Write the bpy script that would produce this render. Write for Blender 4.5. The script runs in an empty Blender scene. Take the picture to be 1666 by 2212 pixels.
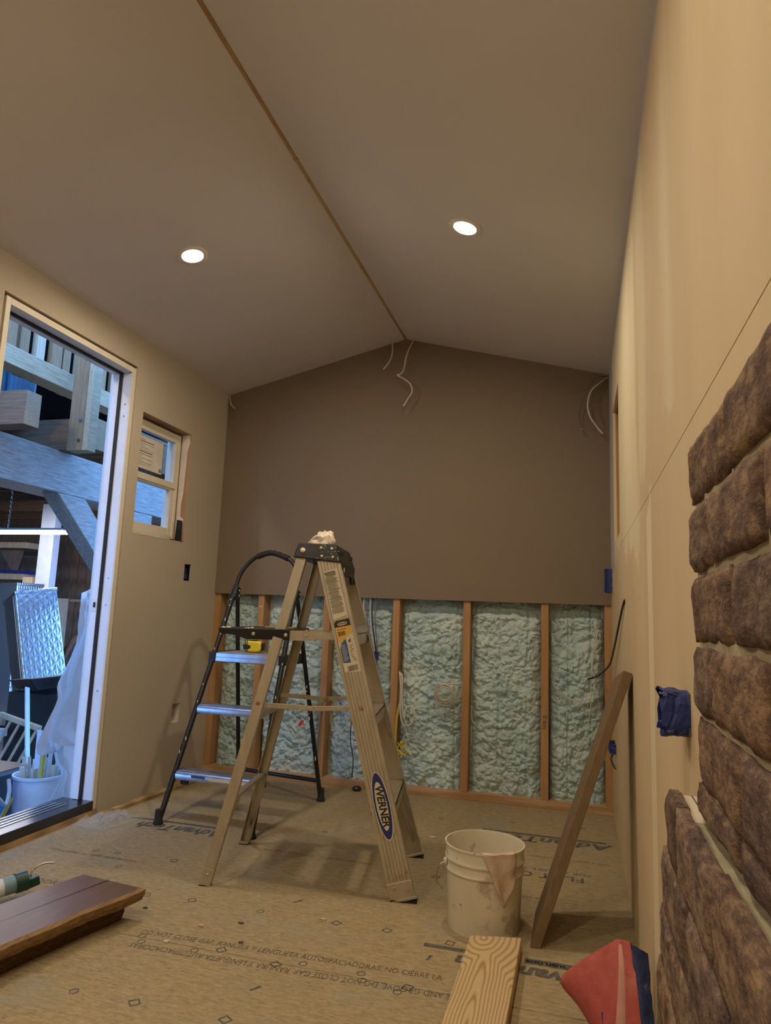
import bpy, bmesh, math, random
from mathutils import Vector, Matrix, noise
random.seed(7)
PI = math.pi
scn = bpy.context.scene
COL = scn.collection

# ---------------------------------------------------------------- camera, sky, exposure
def lin(c):
    return tuple((x/12.92 if x <= .04045 else ((x+.055)/1.055)**2.4) for x in c)
def srgb(r, g, b):
    return lin((r/255, g/255, b/255))

CAM_H = 0.936
yaw, pitch, roll = math.radians(15.77833), math.radians(8.45875), math.radians(2.14657)
fw = Vector((-math.sin(yaw)*math.cos(pitch), math.cos(yaw)*math.cos(pitch), math.sin(pitch)))
rt = Vector((math.cos(yaw), math.sin(yaw), 0)); up = rt.cross(fw)
r2 = rt*math.cos(roll)+up*math.sin(roll); u2 = up*math.cos(roll)-rt*math.sin(roll)
cam_d = bpy.data.cameras.new('camera'); cam = bpy.data.objects.new('camera', cam_d); COL.objects.link(cam)
cam_d.sensor_fit = 'HORIZONTAL'; cam_d.sensor_width = 36; cam_d.lens = 1483.7/1666*36
cam_d.clip_start = 0.01; cam_d.clip_end = 100
cam.matrix_world = Matrix(((r2.x, u2.x, -fw.x, 0), (r2.y, u2.y, -fw.y, 0), (r2.z, u2.z, -fw.z, CAM_H), (0, 0, 0, 1)))
scn.camera = cam

world = bpy.data.worlds.new('sky'); scn.world = world; world.use_nodes = True
bg = world.node_tree.nodes['Background']
bg.inputs[0].default_value = (0.16, 0.40, 1.0, 1); bg.inputs[1].default_value = 7.5

LAMP_STRENGTH = 530.0
LAMP_COLOR = (1.0, 0.84, 0.64)
vs = scn.view_settings
vs.view_transform = 'Standard'; vs.look = 'None'; vs.gamma = 1; vs.use_curve_mapping = False; vs.exposure = 0.0
scn.cycles.use_denoising = True
scn.cycles.max_bounces = 5; scn.cycles.diffuse_bounces = 4; scn.cycles.glossy_bounces = 3; scn.cycles.transparent_max_bounces = 8
scn.cycles.caustics_reflective = False; scn.cycles.caustics_refractive = False
scn.cycles.use_adaptive_sampling = True; scn.cycles.adaptive_threshold = 0.05
scn.cycles.sample_clamp_indirect = 6
scn.cycles.use_light_tree = False

# ---------------------------------------------------------------- room measures (metres)
XL, XR, YB, ZE, ZR = -2.091, 0.166, 3.710, 2.248, 2.533
XM = (XL+XR)/2
YF = -2.6            # end of the room behind the camera
ZBOARD = 1.023       # lower edge of the painted board on the back wall

# ---------------------------------------------------------------- materials
MATS = {}
class NT:
    def __init__(s, name):
        s.m = bpy.data.materials.new(name); s.m.use_nodes = True
        s.t = s.m.node_tree; s.b = s.t.nodes['Principled BSDF']
    def n(s, typ, **kw):
        nd = s.t.nodes.new(typ)
        for k, v in kw.items():
            if k.startswith('i_'):
                key = k[2:]; key = int(key) if key.isdigit() else key.replace('_', ' ')
                nd.inputs[key].default_value = v
            else: setattr(nd, k, v)
        return nd
    def l(s, a, b): s.t.links.new(a, b)
    def coord(s, scale=(1, 1, 1), kind='Object', rot=(0, 0, 0)):
        tc = s.n('ShaderNodeTexCoord'); mp = s.n('ShaderNodeMapping')
        mp.inputs['Scale'].default_value = scale; mp.inputs['Rotation'].default_value = rot
        s.l(tc.outputs[kind], mp.inputs[0]); return mp.outputs[0]
    def noise(s, vec, scale, detail=4, rough=.6, dist=0):
        nd = s.n('ShaderNodeTexNoise'); nd.inputs['Scale'].default_value = scale
        nd.inputs['Detail'].default_value = detail; nd.inputs['Roughness'].default_value = rough
        nd.inputs['Distortion'].default_value = dist
        s.l(vec, nd.inputs['Vector']); return nd.outputs['Fac']
    def ramp(s, fac, stops):
        r = s.n('ShaderNodeValToRGB'); e = r.color_ramp.elements
        while len(e) < len(stops): e.new(.5)
        for el, (p, c) in zip(e, stops):
            el.position = p; el.color = (*c, 1) if len(c) == 3 else c
        s.l(fac, r.inputs[0]); return r.outputs[0]
    def mix(s, fac, a, b, blend='MIX'):
        m = s.n('ShaderNodeMix', data_type='RGBA', blend_type=blend)
        for sock, v in ((m.inputs[0], fac), (m.inputs[6], a), (m.inputs[7], b)):
            if hasattr(v, 'is_linked'): s.l(v, sock)
            elif isinstance(v, (int, float)): sock.default_value = v
            else: sock.default_value = (*v, 1)
        return m.outputs[2]
    def math(s, op, a, b=0.0, clamp=False):
        m = s.n('ShaderNodeMath', operation=op, use_clamp=clamp)
        for sock, v in ((m.inputs[0], a), (m.inputs[1], b)):
            if hasattr(v, 'is_linked'): s.l(v, sock)
            else: sock.default_value = v
        return m.outputs[0]
    def bump(s, h, strength=.3, dist=.002):
        b = s.n('ShaderNodeBump'); b.inputs['Strength'].default_value = strength; b.inputs['Distance'].default_value = dist
        s.l(h, b.inputs['Height']); s.l(b.outputs[0], s.b.inputs['Normal'])
    def base(s, v):
        if hasattr(v, 'is_linked'): s.l(v, s.b.inputs['Base Color'])
        else: s.b.inputs['Base Color'].default_value = (*v, 1)
    def set(s, rough=.6, metal=0, spec=.5, **kw):
        s.b.inputs['Roughness'].default_value = rough; s.b.inputs['Metallic'].default_value = metal
        s.b.inputs['Specular IOR Level'].default_value = spec
        for k, v in kw.items(): s.b.inputs[k.replace('_', ' ')].default_value = v

def plain(name, col, rough=.6, metal=0, spec=.5, vary=.15, scale=12, bump=0, bscale=80, **kw):
    m = NT(name); v = m.coord()
    n = m.noise(v, scale, 2)
    a = tuple(max(0, c*(1-vary)) for c in col); b = tuple(min(1, c*(1+vary)) for c in col)
    m.base(m.ramp(n, [(.3, a), (.7, b)])); m.set(rough, metal, spec, **kw)
    if bump: m.bump(m.noise(v, bscale), bump)
    MATS[name] = m.m; return m.m

def wood(name, light, dark, scale=(14, 14, 1.2), rough=.65, wave=18, bump=.15, spec=.3, knots=False, soft=.6):
    """grain runs along the axis with the smallest scale"""
    m = NT(name); v = m.coord(scale)
    w = m.n('ShaderNodeTexWave', wave_type='RINGS', bands_direction='Z'); w.inputs['Scale'].default_value = wave*.1
    w.inputs['Distortion'].default_value = 5; w.inputs['Detail'].default_value = 3; w.inputs['Detail Scale'].default_value = 1.3
    m.l(v, w.inputs[0])
    f = m.noise(v, 6, 6, .7)
    h = m.math('ADD', m.math('MULTIPLY', w.outputs['Fac'], soft), m.math('MULTIPLY', f, 1-soft*.5))
    c = m.ramp(h, [(.25, dark), (.85, light)])
    if knots:
        vo = m.n('ShaderNodeTexVoronoi'); vo.inputs['Scale'].default_value = 1.0
        m.l(m.coord(knots), vo.inputs[0])
        k = m.ramp(vo.outputs['Distance'], [(.05, (1, 1, 1)), (.14, (0, 0, 0))])
        c = m.mix(k, c, tuple(x*.25 for x in dark))
    m.base(c); m.set(rough, 0, spec); m.bump(h, bump)
    MATS[name] = m.m; return m.m

# paints
def paint(name, col, rough=.75):
    m = NT(name); v = m.coord()
    big = m.noise(v, 1.3, 3, .5)
    m.base(m.ramp(big, [(.25, tuple(c*.94 for c in col)), (.75, tuple(min(1, c*1.05) for c in col))]))
    m.set(rough, 0, .25)
    MATS[name] = m.m
paint('paint_ceiling', (.67, .65, .67))
paint('paint_left', (.53, .465, .36))
paint('paint_back', (.225, .175, .122), .6)

def drywall_right():
    m = NT('drywall_bare'); v = m.coord()
    sep = m.n('ShaderNodeSeparateXYZ'); m.l(v, sep.inputs[0])
    Y, Z = sep.outputs[1], sep.outputs[2]
    paper = m.ramp(m.noise(m.coord((1, 2.2, .8)), 1.5, 4, .55), [(.3, (.58, .455, .285)), (.7, (.65, .52, .335))])
    mud = m.ramp(m.noise(m.coord((1, 2.5, .6)), 1.5, 4, .55), [(.3, (.68, .59, .40)), (.7, (.74, .65, .455))])
    wob = m.math('MULTIPLY', m.math('SUBTRACT', m.noise(m.coord((1, 3, .9)), 2.0, 4, .6), .5), .55)
    # skim coat over the far upper half and in the vertical joint
    yy = m.math('ADD', Y, wob)
    far = m.math('MULTIPLY', m.math('SMOOTH_MIN', m.math('MULTIPLY', m.math('SUBTRACT', yy, 1.95), 6.0, True), 1), m.math('GREATER_THAN', m.math('ADD', Z, m.math('MULTIPLY', wob, 1.2)), 1.20), True)
    thin = m.math('MULTIPLY', m.math('SUBTRACT', Y, m.math('MULTIPLY', wob, .05)), 1.0)
    s1 = m.math('LESS_THAN', m.math('ABSOLUTE', m.math('SUBTRACT', thin, 1.75)), .055)
    s1 = m.math('MULTIPLY', s1, m.math('LESS_THAN', Z, m.math('ADD', 1.24, wob)))
    s2 = m.math('MULTIPLY', m.math('SUBTRACT', m.noise(m.coord((1, 3.2, .5)), 1.1, 3, .5), .52), 9.0, True)
    s2 = m.math('MULTIPLY', s2, m.math('GREATER_THAN', m.math('ADD', Z, wob), 1.33))
    s2 = m.math('MULTIPLY', s2, .7)
    fac = m.math('MAXIMUM', m.math('MAXIMUM', far, s1), s2)
    c = m.mix(fac, paper, mud)
    # overspray of the ceiling paint along the top and in the far corner
    top = m.math('GREATER_THAN', m.math('ADD', Z, m.math('MULTIPLY', wob, .03)), ZE-.032)
    cor = m.math('GREATER_THAN', m.math('ADD', Y, m.math('MULTIPLY', wob, .12)), 3.36)
    cor = m.math('MULTIPLY', cor, m.math('GREATER_THAN', Z, 1.18))
    c = m.mix(m.math('MAXIMUM', top, cor), c, (.50, .47, .47))
    m.base(c); m.set(.85, 0, .15)
    MATS['drywall_bare'] = m.m
drywall_right()
plain('gypsum', (.70, .66, .56), .9, vary=.1)

def subfloor():
    m = NT('subfloor'); v = m.coord()
    f1 = m.noise(m.coord((6, 26, 6)), 3.2, 6, .7)
    f2 = m.noise(v, 2.1, 4, .6)
    c = m.ramp(f1, [(.25, (.24, .18, .095)), (.5, (.38, .295, .165)), (.8, (.475, .38, .225))])
    c = m.mix(m.math('MULTIPLY', m.ramp(f2, [(.35, (0, 0, 0)), (.75, (1, 1, 1))]), .42), c, (.31, .26, .165))
    f3 = m.noise(m.coord((22, 75, 1)), 2.0, 4, .75)
    c = m.mix(.55, c, m.ramp(f3, [(.30, (.45, .43, .40)), (.5, (1, 1, 1)), (.72, (1.35, 1.32, 1.25))]), 'MULTIPLY')
    # dry plaster smears and dark flecks
    sm = m.ramp(m.noise(m.coord((3, 5, 1)), 1.1, 5, .6), [(.58, (0, 0, 0)), (.68, (1, 1, 1))])
    c = m.mix(m.math('MULTIPLY', sm, .55), c, (.32, .315, .24))
    fl = m.ramp(m.noise(m.coord((40, 140, 1)), 1.0, 2, .5), [(.64, (0, 0, 0)), (.70, (1, 1, 1))])
    c = m.mix(m.math('MULTIPLY', fl, .55), c, (.12, .085, .05))
    m.base(c); m.set(.72, 0, .3); m.bump(f1, .12, .0008)
    MATS['subfloor'] = m.m
subfloor()
plain('print_grey', (.105, .10, .082), .8, vary=.45, scale=60)
plain('print_faint', (.135, .11, .07), .8, vary=.4, scale=60)

def foam_mat():
    m = NT('spray_foam'); v = m.coord()
    c = m.ramp(m.noise(v, 5, 4, .6), [(.3, (.42, .58, .60)), (.55, (.54, .68, .66)), (.8, (.66, .76, .69))])
    m.base(c); m.set(.7, 0, .3)
    vo = m.n('ShaderNodeTexVoronoi', feature='SMOOTH_F1'); vo.inputs['Scale'].default_value = 75; m.l(v, vo.inputs[0])
    h = m.math('ADD', m.math('MULTIPLY', vo.outputs['Distance'], -.8), m.noise(v, 120, 3))
    m.bump(h, .9, .006); MATS['spray_foam'] = m.m
foam_mat()

wood('stud_wood', (.52, .31, .15), (.37, .19, .08), (16, 16, 1.0), soft=.25)
wood('plate_wood', (.56, .36, .20), (.40, .23, .11), (1.0, 16, 16))
wood('pine_strip', (.48, .33, .17), (.30, .18, .08), (12, 1, 12))
wood('jamb_wood', (.46, .27, .13), (.27, .14, .06), (12, 1, 2))
wood('pine_board', (.70, .50, .26), (.42, .25, .10), (9, 1.0, 9), wave=34, soft=.9, bump=.1)
wood('walnut_top', (.165, .100, .072), (.105, .060, .043), (14, 1.2, 14), .42, soft=.1, spec=.5)
wood('live_edge', (.42, .27, .12), (.13, .07, .03), (22, 5, 22), .85, bump=.6, soft=.02)
wood('lean_wood', (.23, .155, .085), (.16, .10, .052), (14, 14, .5), soft=.1, bump=.05)
wood('barn_grey', (.58, .54, .47), (.17, .145, .12), (16, 1.6, 16), .75, bump=.8, soft=.04)
wood('barn_brown', (.26, .19, .13), (.11, .075, .05), (12, 12, .9), .8, bump=.4, soft=.06)
wood('barn_joist', (.32, .20, .11), (.14, .08, .045), (.9, 12, 12), .8, bump=.4, soft=.06)
wood('barn_pine', (.33, .21, .125), (.19, .115, .065), (8, 8, .7), .75, soft=.45, knots=(3.2, 3.2, 1.6))
wood('barn_tan', (.66, .50, .30), (.30, .20, .10), (14, 1.6, 14), .8, bump=.5, soft=.05)
wood('barn_slat', (.42, .25, .12), (.20, .11, .05), (14, 14, 1.0), .8, bump=.3, soft=.08)
wood('end_grain', (.58, .42, .24), (.26, .17, .09), (20, 20, 20), .9, bump=.8, soft=.1)
wood('light_wood', (.60, .46, .29), (.44, .31, .18), (10, 10, 1.2), soft=.35)

def alu(name, col, rough, metal, rib=None):
    m = NT(name); v = m.coord()
    n = m.noise(m.coord((8, 8, 2)), 3, 5, .65)
    c = m.ramp(n, [(.25, tuple(x*.72 for x in col)), (.7, col)])
    sp = m.ramp(m.noise(v, 34, 3, .5), [(.66, (0, 0, 0)), (.72, (1, 1, 1))])
    c = m.mix(m.math('MULTIPLY', sp, .35), c, tuple(x*.55 for x in col))
    m.base(c); m.set(rough, metal, .5); m.bump(n, .05); MATS[name] = m.m
alu('aluminium_old', (.58, .515, .39), .42, .55)
alu('aluminium_step', (.56, .56, .57), .30, .9)
alu('steel_plate', (.75, .78, .80), .22, 1.0)
def diamond():
    m = NT('diamond_plate'); v = m.coord((26, 26, 26), rot=(0, 0, .6))
    w = m.n('ShaderNodeTexBrick'); w.inputs['Scale'].default_value = 1.6; w.inputs['Mortar Size'].default_value = .16
    m.l(m.coord((34, 34, 20)), w.inputs[0])
    vo = m.n('ShaderNodeTexVoronoi', distance='CHEBYCHEV'); vo.inputs['Scale'].default_value = 30
    vo.inputs['Randomness'].default_value = .0; m.l(m.coord((1, 1, .6), rot=(.0, .78, .0)), vo.inputs[0])
    m.base((.78, .80, .82)); m.set(.20, 1.0, .5); m.bump(vo.outputs['Distance'], .5, .004); MATS['diamond_plate'] = m.m
diamond()
plain('black_plastic', (.012, .012, .012), .45, vary=.3)
plain('black_paint', (.010, .010, .011), .35, vary=.3)
plain('black_flashing', (.006, .006, .007), .5, vary=.1)
plain('rubber', (.020, .020, .019), .8)
plain('bolt_metal', (.60, .53, .40), .4, .7)
plain('paint_drip', (.75, .70, .58), .7)
plain('label_cream', (.66, .60, .44), .6, vary=.08)
plain('label_ink', (.10, .09, .06), .7)
plain('label_yellow', (.72, .42, .08), .5, vary=.08)
plain('label_blue', (.035, .10, .24), .5, vary=.1)
plain('label_black', (.03, .022, .015), .5)
plain('logo_blue', (.020, .030, .16), .4, vary=.1)
plain('tape_blue', (.012, .028, .16), .55, vary=.25, bump=.3, bscale=60)
def tape_scuffed():
    m = NT('tape_scuffed'); v = m.coord()
    c = m.ramp(m.noise(v, 22, 4, .6), [(.3, (.012, .022, .085)), (.7, (.03, .045, .13))])
    sc = m.ramp(m.noise(m.coord((1, 1, .5)), 45, 5, .75), [(.58, (0, 0, 0)), (.72, (1, 1, 1))])
    m.base(m.mix(m.math('MULTIPLY', sc, .55), c, (.36, .33, .27))); m.set(.6, 0, .3); MATS['tape_scuffed'] = m.m
tape_scuffed()
def red_mat():
    m = NT('red_sheet'); v = m.coord()
    c = m.ramp(m.noise(v, 16, 5, .65), [(.3, (.36, .070, .058)), (.55, (.46, .105, .088)), (.75, (.52, .19, .15))])
    m.base(c); m.set(.7, 0, .3); MATS['red_sheet'] = m.m
red_mat()
plain('yellow_plastic', (.85, .62, .02), .4, vary=.05)
plain('bucket_white', (.66, .60, .49), .4, vary=.05, spec=.5)
def bucket_dirty():
    m = NT('bucket_dirty'); v = m.coord()
    c = m.ramp(m.noise(v, 6, 3), [(.3, (.66, .60, .46)), (.7, (.75, .69, .54))])
    d = m.ramp(m.noise(m.coord((1, 1, .7)), 14, 4, .6), [(.57, (0, 0, 0)), (.64, (1, 1, 1))])
    c = m.mix(m.math('MULTIPLY', d, .55), c, (.30, .23, .15))
    d2 = m.ramp(m.noise(m.coord((1.3, 1, .8)), 20, 3, .5), [(.715, (0, 0, 0)), (.74, (1, 1, 1))])
    c = m.mix(d2, c, (.07, .05, .035))
    m.base(c); m.set(.42, 0, .45); MATS['bucket_dirty'] = m.m
bucket_dirty()
plain('rag_cloth', (.60, .46, .34), .95, vary=.15, scale=30, bump=.4, bscale=180)
plain('glove_cloth', (.78, .68, .55), .95, vary=.08, scale=20, bump=.3, bscale=150)
plain('red_faded', (.50, .24, .19), .75, vary=.15, scale=14)
plain('vinyl_cream', (.78, .73, .60), .4, vary=.03)
plain('vinyl_white', (.80, .80, .80), .35, vary=.03)
plain('weather_strip', (.008, .009, .012), .6)
plain('sill_bronze', (.018, .014, .012), .22, .0, spec=.7)
plain('sill_alloy', (.45, .46, .48), .18, .9)
plain('housewrap', (.74, .70, .62), .7, vary=.08, bump=.3, bscale=20)
plain('cable_white', (.62, .57, .46), .5, vary=.1)
plain('cable_grey', (.16, .15, .14), .5)
plain('cable_black', (.015, .015, .015), .5)
plain('cable_yellow', (.60, .45, .05), .5)
plain('cable_orange', (.50, .16, .03), .5)
plain('paint_red', (.50, .03, .03), .5)
plain('trim_ring', (.78, .74, .68), .5, vary=.03)
plain('green_plastic', (.01, .05, .035), .4)
plain('tube_teal', (.18, .30, .36), .45, vary=.1)
plain('steel_rod', (.40, .36, .28), .35, .8)
plain('blue_plastic', (.02, .22, .62), .35, vary=.15)
plain('blue_bin', (.12, .28, .42), .4, vary=.1)
plain('barn_bucket', (.62, .66, .70), .5, vary=.06)
plain('shim_wood', (.62, .56, .44), .8, vary=.15, scale=30)
plain('cardboard', (.36, .26, .16), .85, vary=.1)
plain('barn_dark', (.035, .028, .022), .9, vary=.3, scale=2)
plain('barn_floor', (.15, .13, .11), .9, vary=.3, scale=3)
plain('rope', (.40, .42, .44), .9)
plain('white_post', (.62, .66, .72), .6, vary=.06)
plain('lens', (.9, .9, .9), .5)
plain('chip_pale', (.52, .47, .36), .9)
plain('sanded_dark', (.10, .085, .065), .9)
# brick and mortar
def brick_mat(name, a, b, c3):
    m = NT(name); v = m.coord()
    oi = m.n('ShaderNodeObjectInfo')
    v = m.coord((1, .42, 1))
    ofs = m.n('ShaderNodeVectorMath', operation='ADD')
    sc_ = m.n('ShaderNodeVectorMath', operation='SCALE'); sc_.inputs['Scale'].default_value = 37.0
    cmb = m.n('ShaderNodeCombineXYZ'); m.l(oi.outputs['Random'], cmb.inputs[0]); m.l(oi.outputs['Random'], cmb.inputs[2])
    m.l(cmb.outputs[0], sc_.inputs[0]); m.l(v, ofs.inputs[0]); m.l(sc_.outputs[0], ofs.inputs[1])
    vv = ofs.outputs[0]
    n1 = m.noise(vv, 30, 5, .7); n2 = m.noise(vv, 130, 5, .75); n3 = m.noise(vv, 420, 3, .6)
    mx = m.math('ADD', m.math('MULTIPLY', n1, .55), m.math('MULTIPLY', n2, .45))
    c = m.ramp(mx, [(.38, a), (.49, b), (.62, c3)])
    s = m.ramp(n3, [(.60, (0, 0, 0)), (.70, (1, 1, 1))])
    c = m.mix(m.math('MULTIPLY', s, .5), c, (.36, .28, .20))
    tint = m.ramp(oi.outputs['Random'], [(0, (.72, .70, .72)), (.5, (1, 1, 1)), (1, (1.0, .92, .80))])
    c = m.mix(1.0, c, tint, 'MULTIPLY')
    m.base(c); m.set(.9, 0, .2)
    h = m.math('ADD', m.math('MULTIPLY', n2, 1.0), m.math('MULTIPLY', n3, .45))
    m.bump(h, .8, .0025); MATS[name] = m.m
brick_mat('brick_face', (.050, .036, .032), (.145, .096, .076), (.33, .235, .150))
plain('mortar', (.36, .31, .20), .95, vary=.2, scale=30, bump=.6, bscale=120)
plain('cement_board', (.62, .56, .42), .9, vary=.1)

def glass_mat(name, tint=(1, 1, 1), rough=0.0):
    m = NT(name); t = m.t
    tr = m.n('ShaderNodeBsdfTransparent'); gl = m.n('ShaderNodeBsdfGlossy'); gl.inputs['Roughness'].default_value = rough
    tr.inputs[0].default_value = (*tint, 1)
    fr = m.n('ShaderNodeLayerWeight'); mx = m.n('ShaderNodeMixShader')
    m.l(m.math('ADD', m.math('MULTIPLY', m.math('POWER', fr.outputs['Facing'], 4.0), .6), .03), mx.inputs[0]); m.l(tr.outputs[0], mx.inputs[1]); m.l(gl.outputs[0], mx.inputs[2])
    m.l(mx.outputs[0], t.nodes['Material Output'].inputs[0]); MATS[name] = m.m
glass_mat('glass', (.93, .95, .96))
def film_mat(name, col, transp, rough=.25):
    m = NT(name)
    m.base(col); m.set(rough, 0, .5)
    tl = m.n('ShaderNodeBsdfTranslucent'); tl.inputs[0].default_value = (*col, 1)
    tr = m.n('ShaderNodeBsdfTransparent')
    a = m.n('ShaderNodeMixShader'); a.inputs[0].default_value = .4
    b = m.n('ShaderNodeMixShader'); b.inputs[0].default_value = transp
    m.l(m.b.outputs[0], a.inputs[1]); m.l(tl.outputs[0], a.inputs[2])
    m.l(a.outputs[0], b.inputs[1]); m.l(tr.outputs[0], b.inputs[2])
    m.l(b.outputs[0], m.t.nodes['Material Output'].inputs[0]); MATS[name] = m.m
film_mat('plastic_film', (.88, .90, .92), .03, .3)
film_mat('clear_film', (.75, .75, .72), .72, .12)
def emit(name, col, s):
    m = NT(name); m.set(.5); m.base((.8, .8, .8))
    m.b.inputs['Emission Color'].default_value = (*col, 1); m.b.inputs['Emission Strength'].default_value = s
    MATS[name] = m.m
emit('lamp_lens', LAMP_COLOR, LAMP_STRENGTH)
emit('tube_glow', (.95, .90, .95), 170)
emit('fill_glow', (1.0, .84, .64), 800)  # warm glow of the added lamp beside the barn timbers

# ---------------------------------------------------------------- mesh helpers
class MB:
    def __init__(s): s.v = []; s.f = []
    def add(s, vs, fs):
        o = len(s.v); s.v += [tuple(p) for p in vs]; s.f += [tuple(i+o for i in f) for f in fs]; return s
    def box(s, x0, x1, y0, y1, z0, z1):
        return s.add([(x0, y0, z0), (x1, y0, z0), (x1, y1, z0), (x0, y1, z0), (x0, y0, z1), (x1, y0, z1), (x1, y1, z1), (x0, y1, z1)],
                     [(3, 2, 1, 0), (4, 5, 6, 7), (0, 1, 5, 4), (1, 2, 6, 5), (2, 3, 7, 6), (3, 0, 4, 7)])
    def hexa(s, b, t):   # bottom quad, top quad (same winding, ccw from above)
        return s.add(list(b)+list(t), [(3, 2, 1, 0), (4, 5, 6, 7), (0, 1, 5, 4), (1, 2, 6, 5), (2, 3, 7, 6), (3, 0, 4, 7)])
    def bar(s, p, q, w, h, side=(0, 0, 1)):   # w along side x dir, h along side
        p = Vector(p); q = Vector(q); d = (q-p).normalized(); sd = Vector(side)
        sd = (sd-d*sd.dot(d)).normalized(); a = d.cross(sd)
        c = [(-1, -1), (1, -1), (1, 1), (-1, 1)]
        return s.hexa([p+a*(i*w/2)+sd*(j*h/2) for i, j in c], [q+a*(i*w/2)+sd*(j*h/2) for i, j in c])
    def sect(s, poly, p, q, ax, ay):   # extrude 2-D polygon from p to q, axes ax ay
        p, q, ax, ay = Vector(p), Vector(q), Vector(ax), Vector(ay); n = len(poly)
        vs = [p+ax*a+ay*b for a, b in poly]+[q+ax*a+ay*b for a, b in poly]
        fs = [tuple(range(n-1, -1, -1)), tuple(range(n, 2*n))]+[(i, (i+1) % n, n+(i+1) % n, n+i) for i in range(n)]
        return s.add(vs, fs)
    def prism(s, poly, axis, d0, d1):   # poly in the two other axes
        n = len(poly)
        def P(a, b, d): return {'x': (d, a, b), 'y': (a, d, b), 'z': (a, b, d)}[axis]
        vs = [P(a, b, d0) for a, b in poly]+[P(a, b, d1) for a, b in poly]
        return s.add(vs, [tuple(range(n-1, -1, -1)), tuple(range(n, 2*n))]+[(i, (i+1) % n, n+(i+1) % n, n+i) for i in range(n)])
    def tube(s, pts, r, seg=8, caps=True):
        pts = [Vector(p) for p in pts]; rs = r if isinstance(r, (list, tuple)) else [r]*len(pts)
        rings = []; nrm = None
        for i, p in enumerate(pts):
            d = (pts[min(i+1, len(pts)-1)]-pts[max(i-1, 0)])
            d = d.normalized() if d.length > 1e-9 else Vector((0, 0, 1))
            if nrm is None:
                nrm = d.orthogonal().normalized()
            nrm = (nrm-d*nrm.dot(d)); nrm = nrm.normalized() if nrm.length > 1e-6 else d.orthogonal().normalized()
            b = d.cross(nrm)
            rings.append([p+(nrm*math.cos(a)+b*math.sin(a))*rs[i] for a in [2*PI*k/seg for k in range(seg)]])
        vs = [q for rg in rings for q in rg]; fs = []
        for i in range(len(rings)-1):
            for k in range(seg):
                a = i*seg+k; b = i*seg+(k+1) % seg; fs.append((a, b, b+seg, a+seg))
        if caps: fs += [tuple(range(seg-1, -1, -1)), tuple(range(len(vs)-seg, len(vs)))]
        return s.add(vs, fs)
    def lathe(s, prof, c=(0, 0, 0), seg=32, axis=None, caps=True):
        vs = []; fs = []; c = Vector(c)
        rot = Vector((0, 0, 1)).rotation_difference(Vector(axis)).to_matrix() if axis else Matrix.Identity(3)
        for r, z in prof:
            for k in range(seg):
                a = 2*PI*k/seg; vs.append(c+rot @ Vector((r*math.cos(a), r*math.sin(a), z)))
        for i in range(len(prof)-1):
            for k in range(seg):
                a = i*seg+k; b = i*seg+(k+1) % seg; fs.append((a, b, b+seg, a+seg))
        if caps and prof[0][0] > 1e-6: fs.append(tuple(range(seg-1, -1, -1)))
        if caps and prof[-1][0] > 1e-6: fs.append(tuple(range(len(vs)-seg, len(vs))))
        return s.add(vs, fs)
    def grid(s, fn, nu, nv):
        vs = [fn(i/nu, j/nv) for j in range(nv+1) for i in range(nu+1)]
        return s.add(vs, [(j*(nu+1)+i, j*(nu+1)+i+1, (j+1)*(nu+1)+i+1, (j+1)*(nu+1)+i) for j in range(nv) for i in range(nu)])
    def mesh(s, name, mat, smooth=False):
        me = bpy.data.meshes.new(name); me.from_pydata([tuple(p) for p in s.v], [], s.f); me.update()
        if mat: me.materials.append(MATS[mat])
        if smooth:
            for p in me.polygons: p.use_smooth = True
        return me
    def build(s, name, mat, parent=None, smooth=False, bevel=0, solid=0, label=None, kind=None, fix=True):
        me = s.mesh(name, mat, smooth)
        if fix:
            bm = bmesh.new(); bm.from_mesh(me); bmesh.ops.recalc_face_normals(bm, faces=bm.faces); bm.to_mesh(me); bm.free()
        o = bpy.data.objects.new(name, me); COL.objects.link(o)
        if parent: o.parent = parent
        if bevel:
            b = o.modifiers.new('bevel', 'BEVEL'); b.width = bevel; b.segments = 2; b.limit_method = 'ANGLE'; b.angle_limit = .7
        if solid:
            b = o.modifiers.new('solid', 'SOLIDIFY'); b.thickness = solid; b.offset = 0
        if smooth:
            try: me.set_sharp_from_angle(angle=.7)
            except Exception: pass
        if label: o['label'] = label
        if kind: o['kind'] = kind
        return o
def empty(name, loc=(0, 0, 0), rz=0):
    o = bpy.data.objects.new(name, None); COL.objects.link(o); o.location = loc; o.rotation_euler = (0, 0, rz)
    o.empty_display_size = .05; return o
def tag(o, label, cat, group=None):
    o['label'] = label; o['category'] = cat
    if group: o['group'] = group
    return o
def struct(o, label=None):
    o['kind'] = 'structure'
    if label: o['label'] = label
    return o
def smooth_path(pts, n=6):
    P = [Vector(p) for p in pts]; out = []
    for i in range(len(P)-1):
        p0 = P[max(i-1, 0)]; p1 = P[i]; p2 = P[i+1]; p3 = P[min(i+2, len(P)-1)]
        for k in range(n):
            t = k/n
            out.append(.5*((2*p1)+(p2-p0)*t+(2*p0-5*p1+4*p2-p3)*t*t+(3*p1-p0-3*p2+p3)*t**3))
    out.append(P[-1]); return out
TEXTS = []
def text(name, body, size, mat, M, parent=None, align='LEFT', sx=1.0, bold=0.0, shear=0.0):
    cu = bpy.data.curves.new(name, 'FONT'); cu.body = body; cu.size = size; cu.align_x = align; cu.align_y = 'CENTER'
    cu.offset = bold; cu.shear = shear; cu.resolution_u = 2
    o = bpy.data.objects.new(name, cu); COL.objects.link(o)
    TEXTS.append((o, name, mat, M @ Matrix.Diagonal((sx, 1, 1, 1)), parent))
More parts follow.
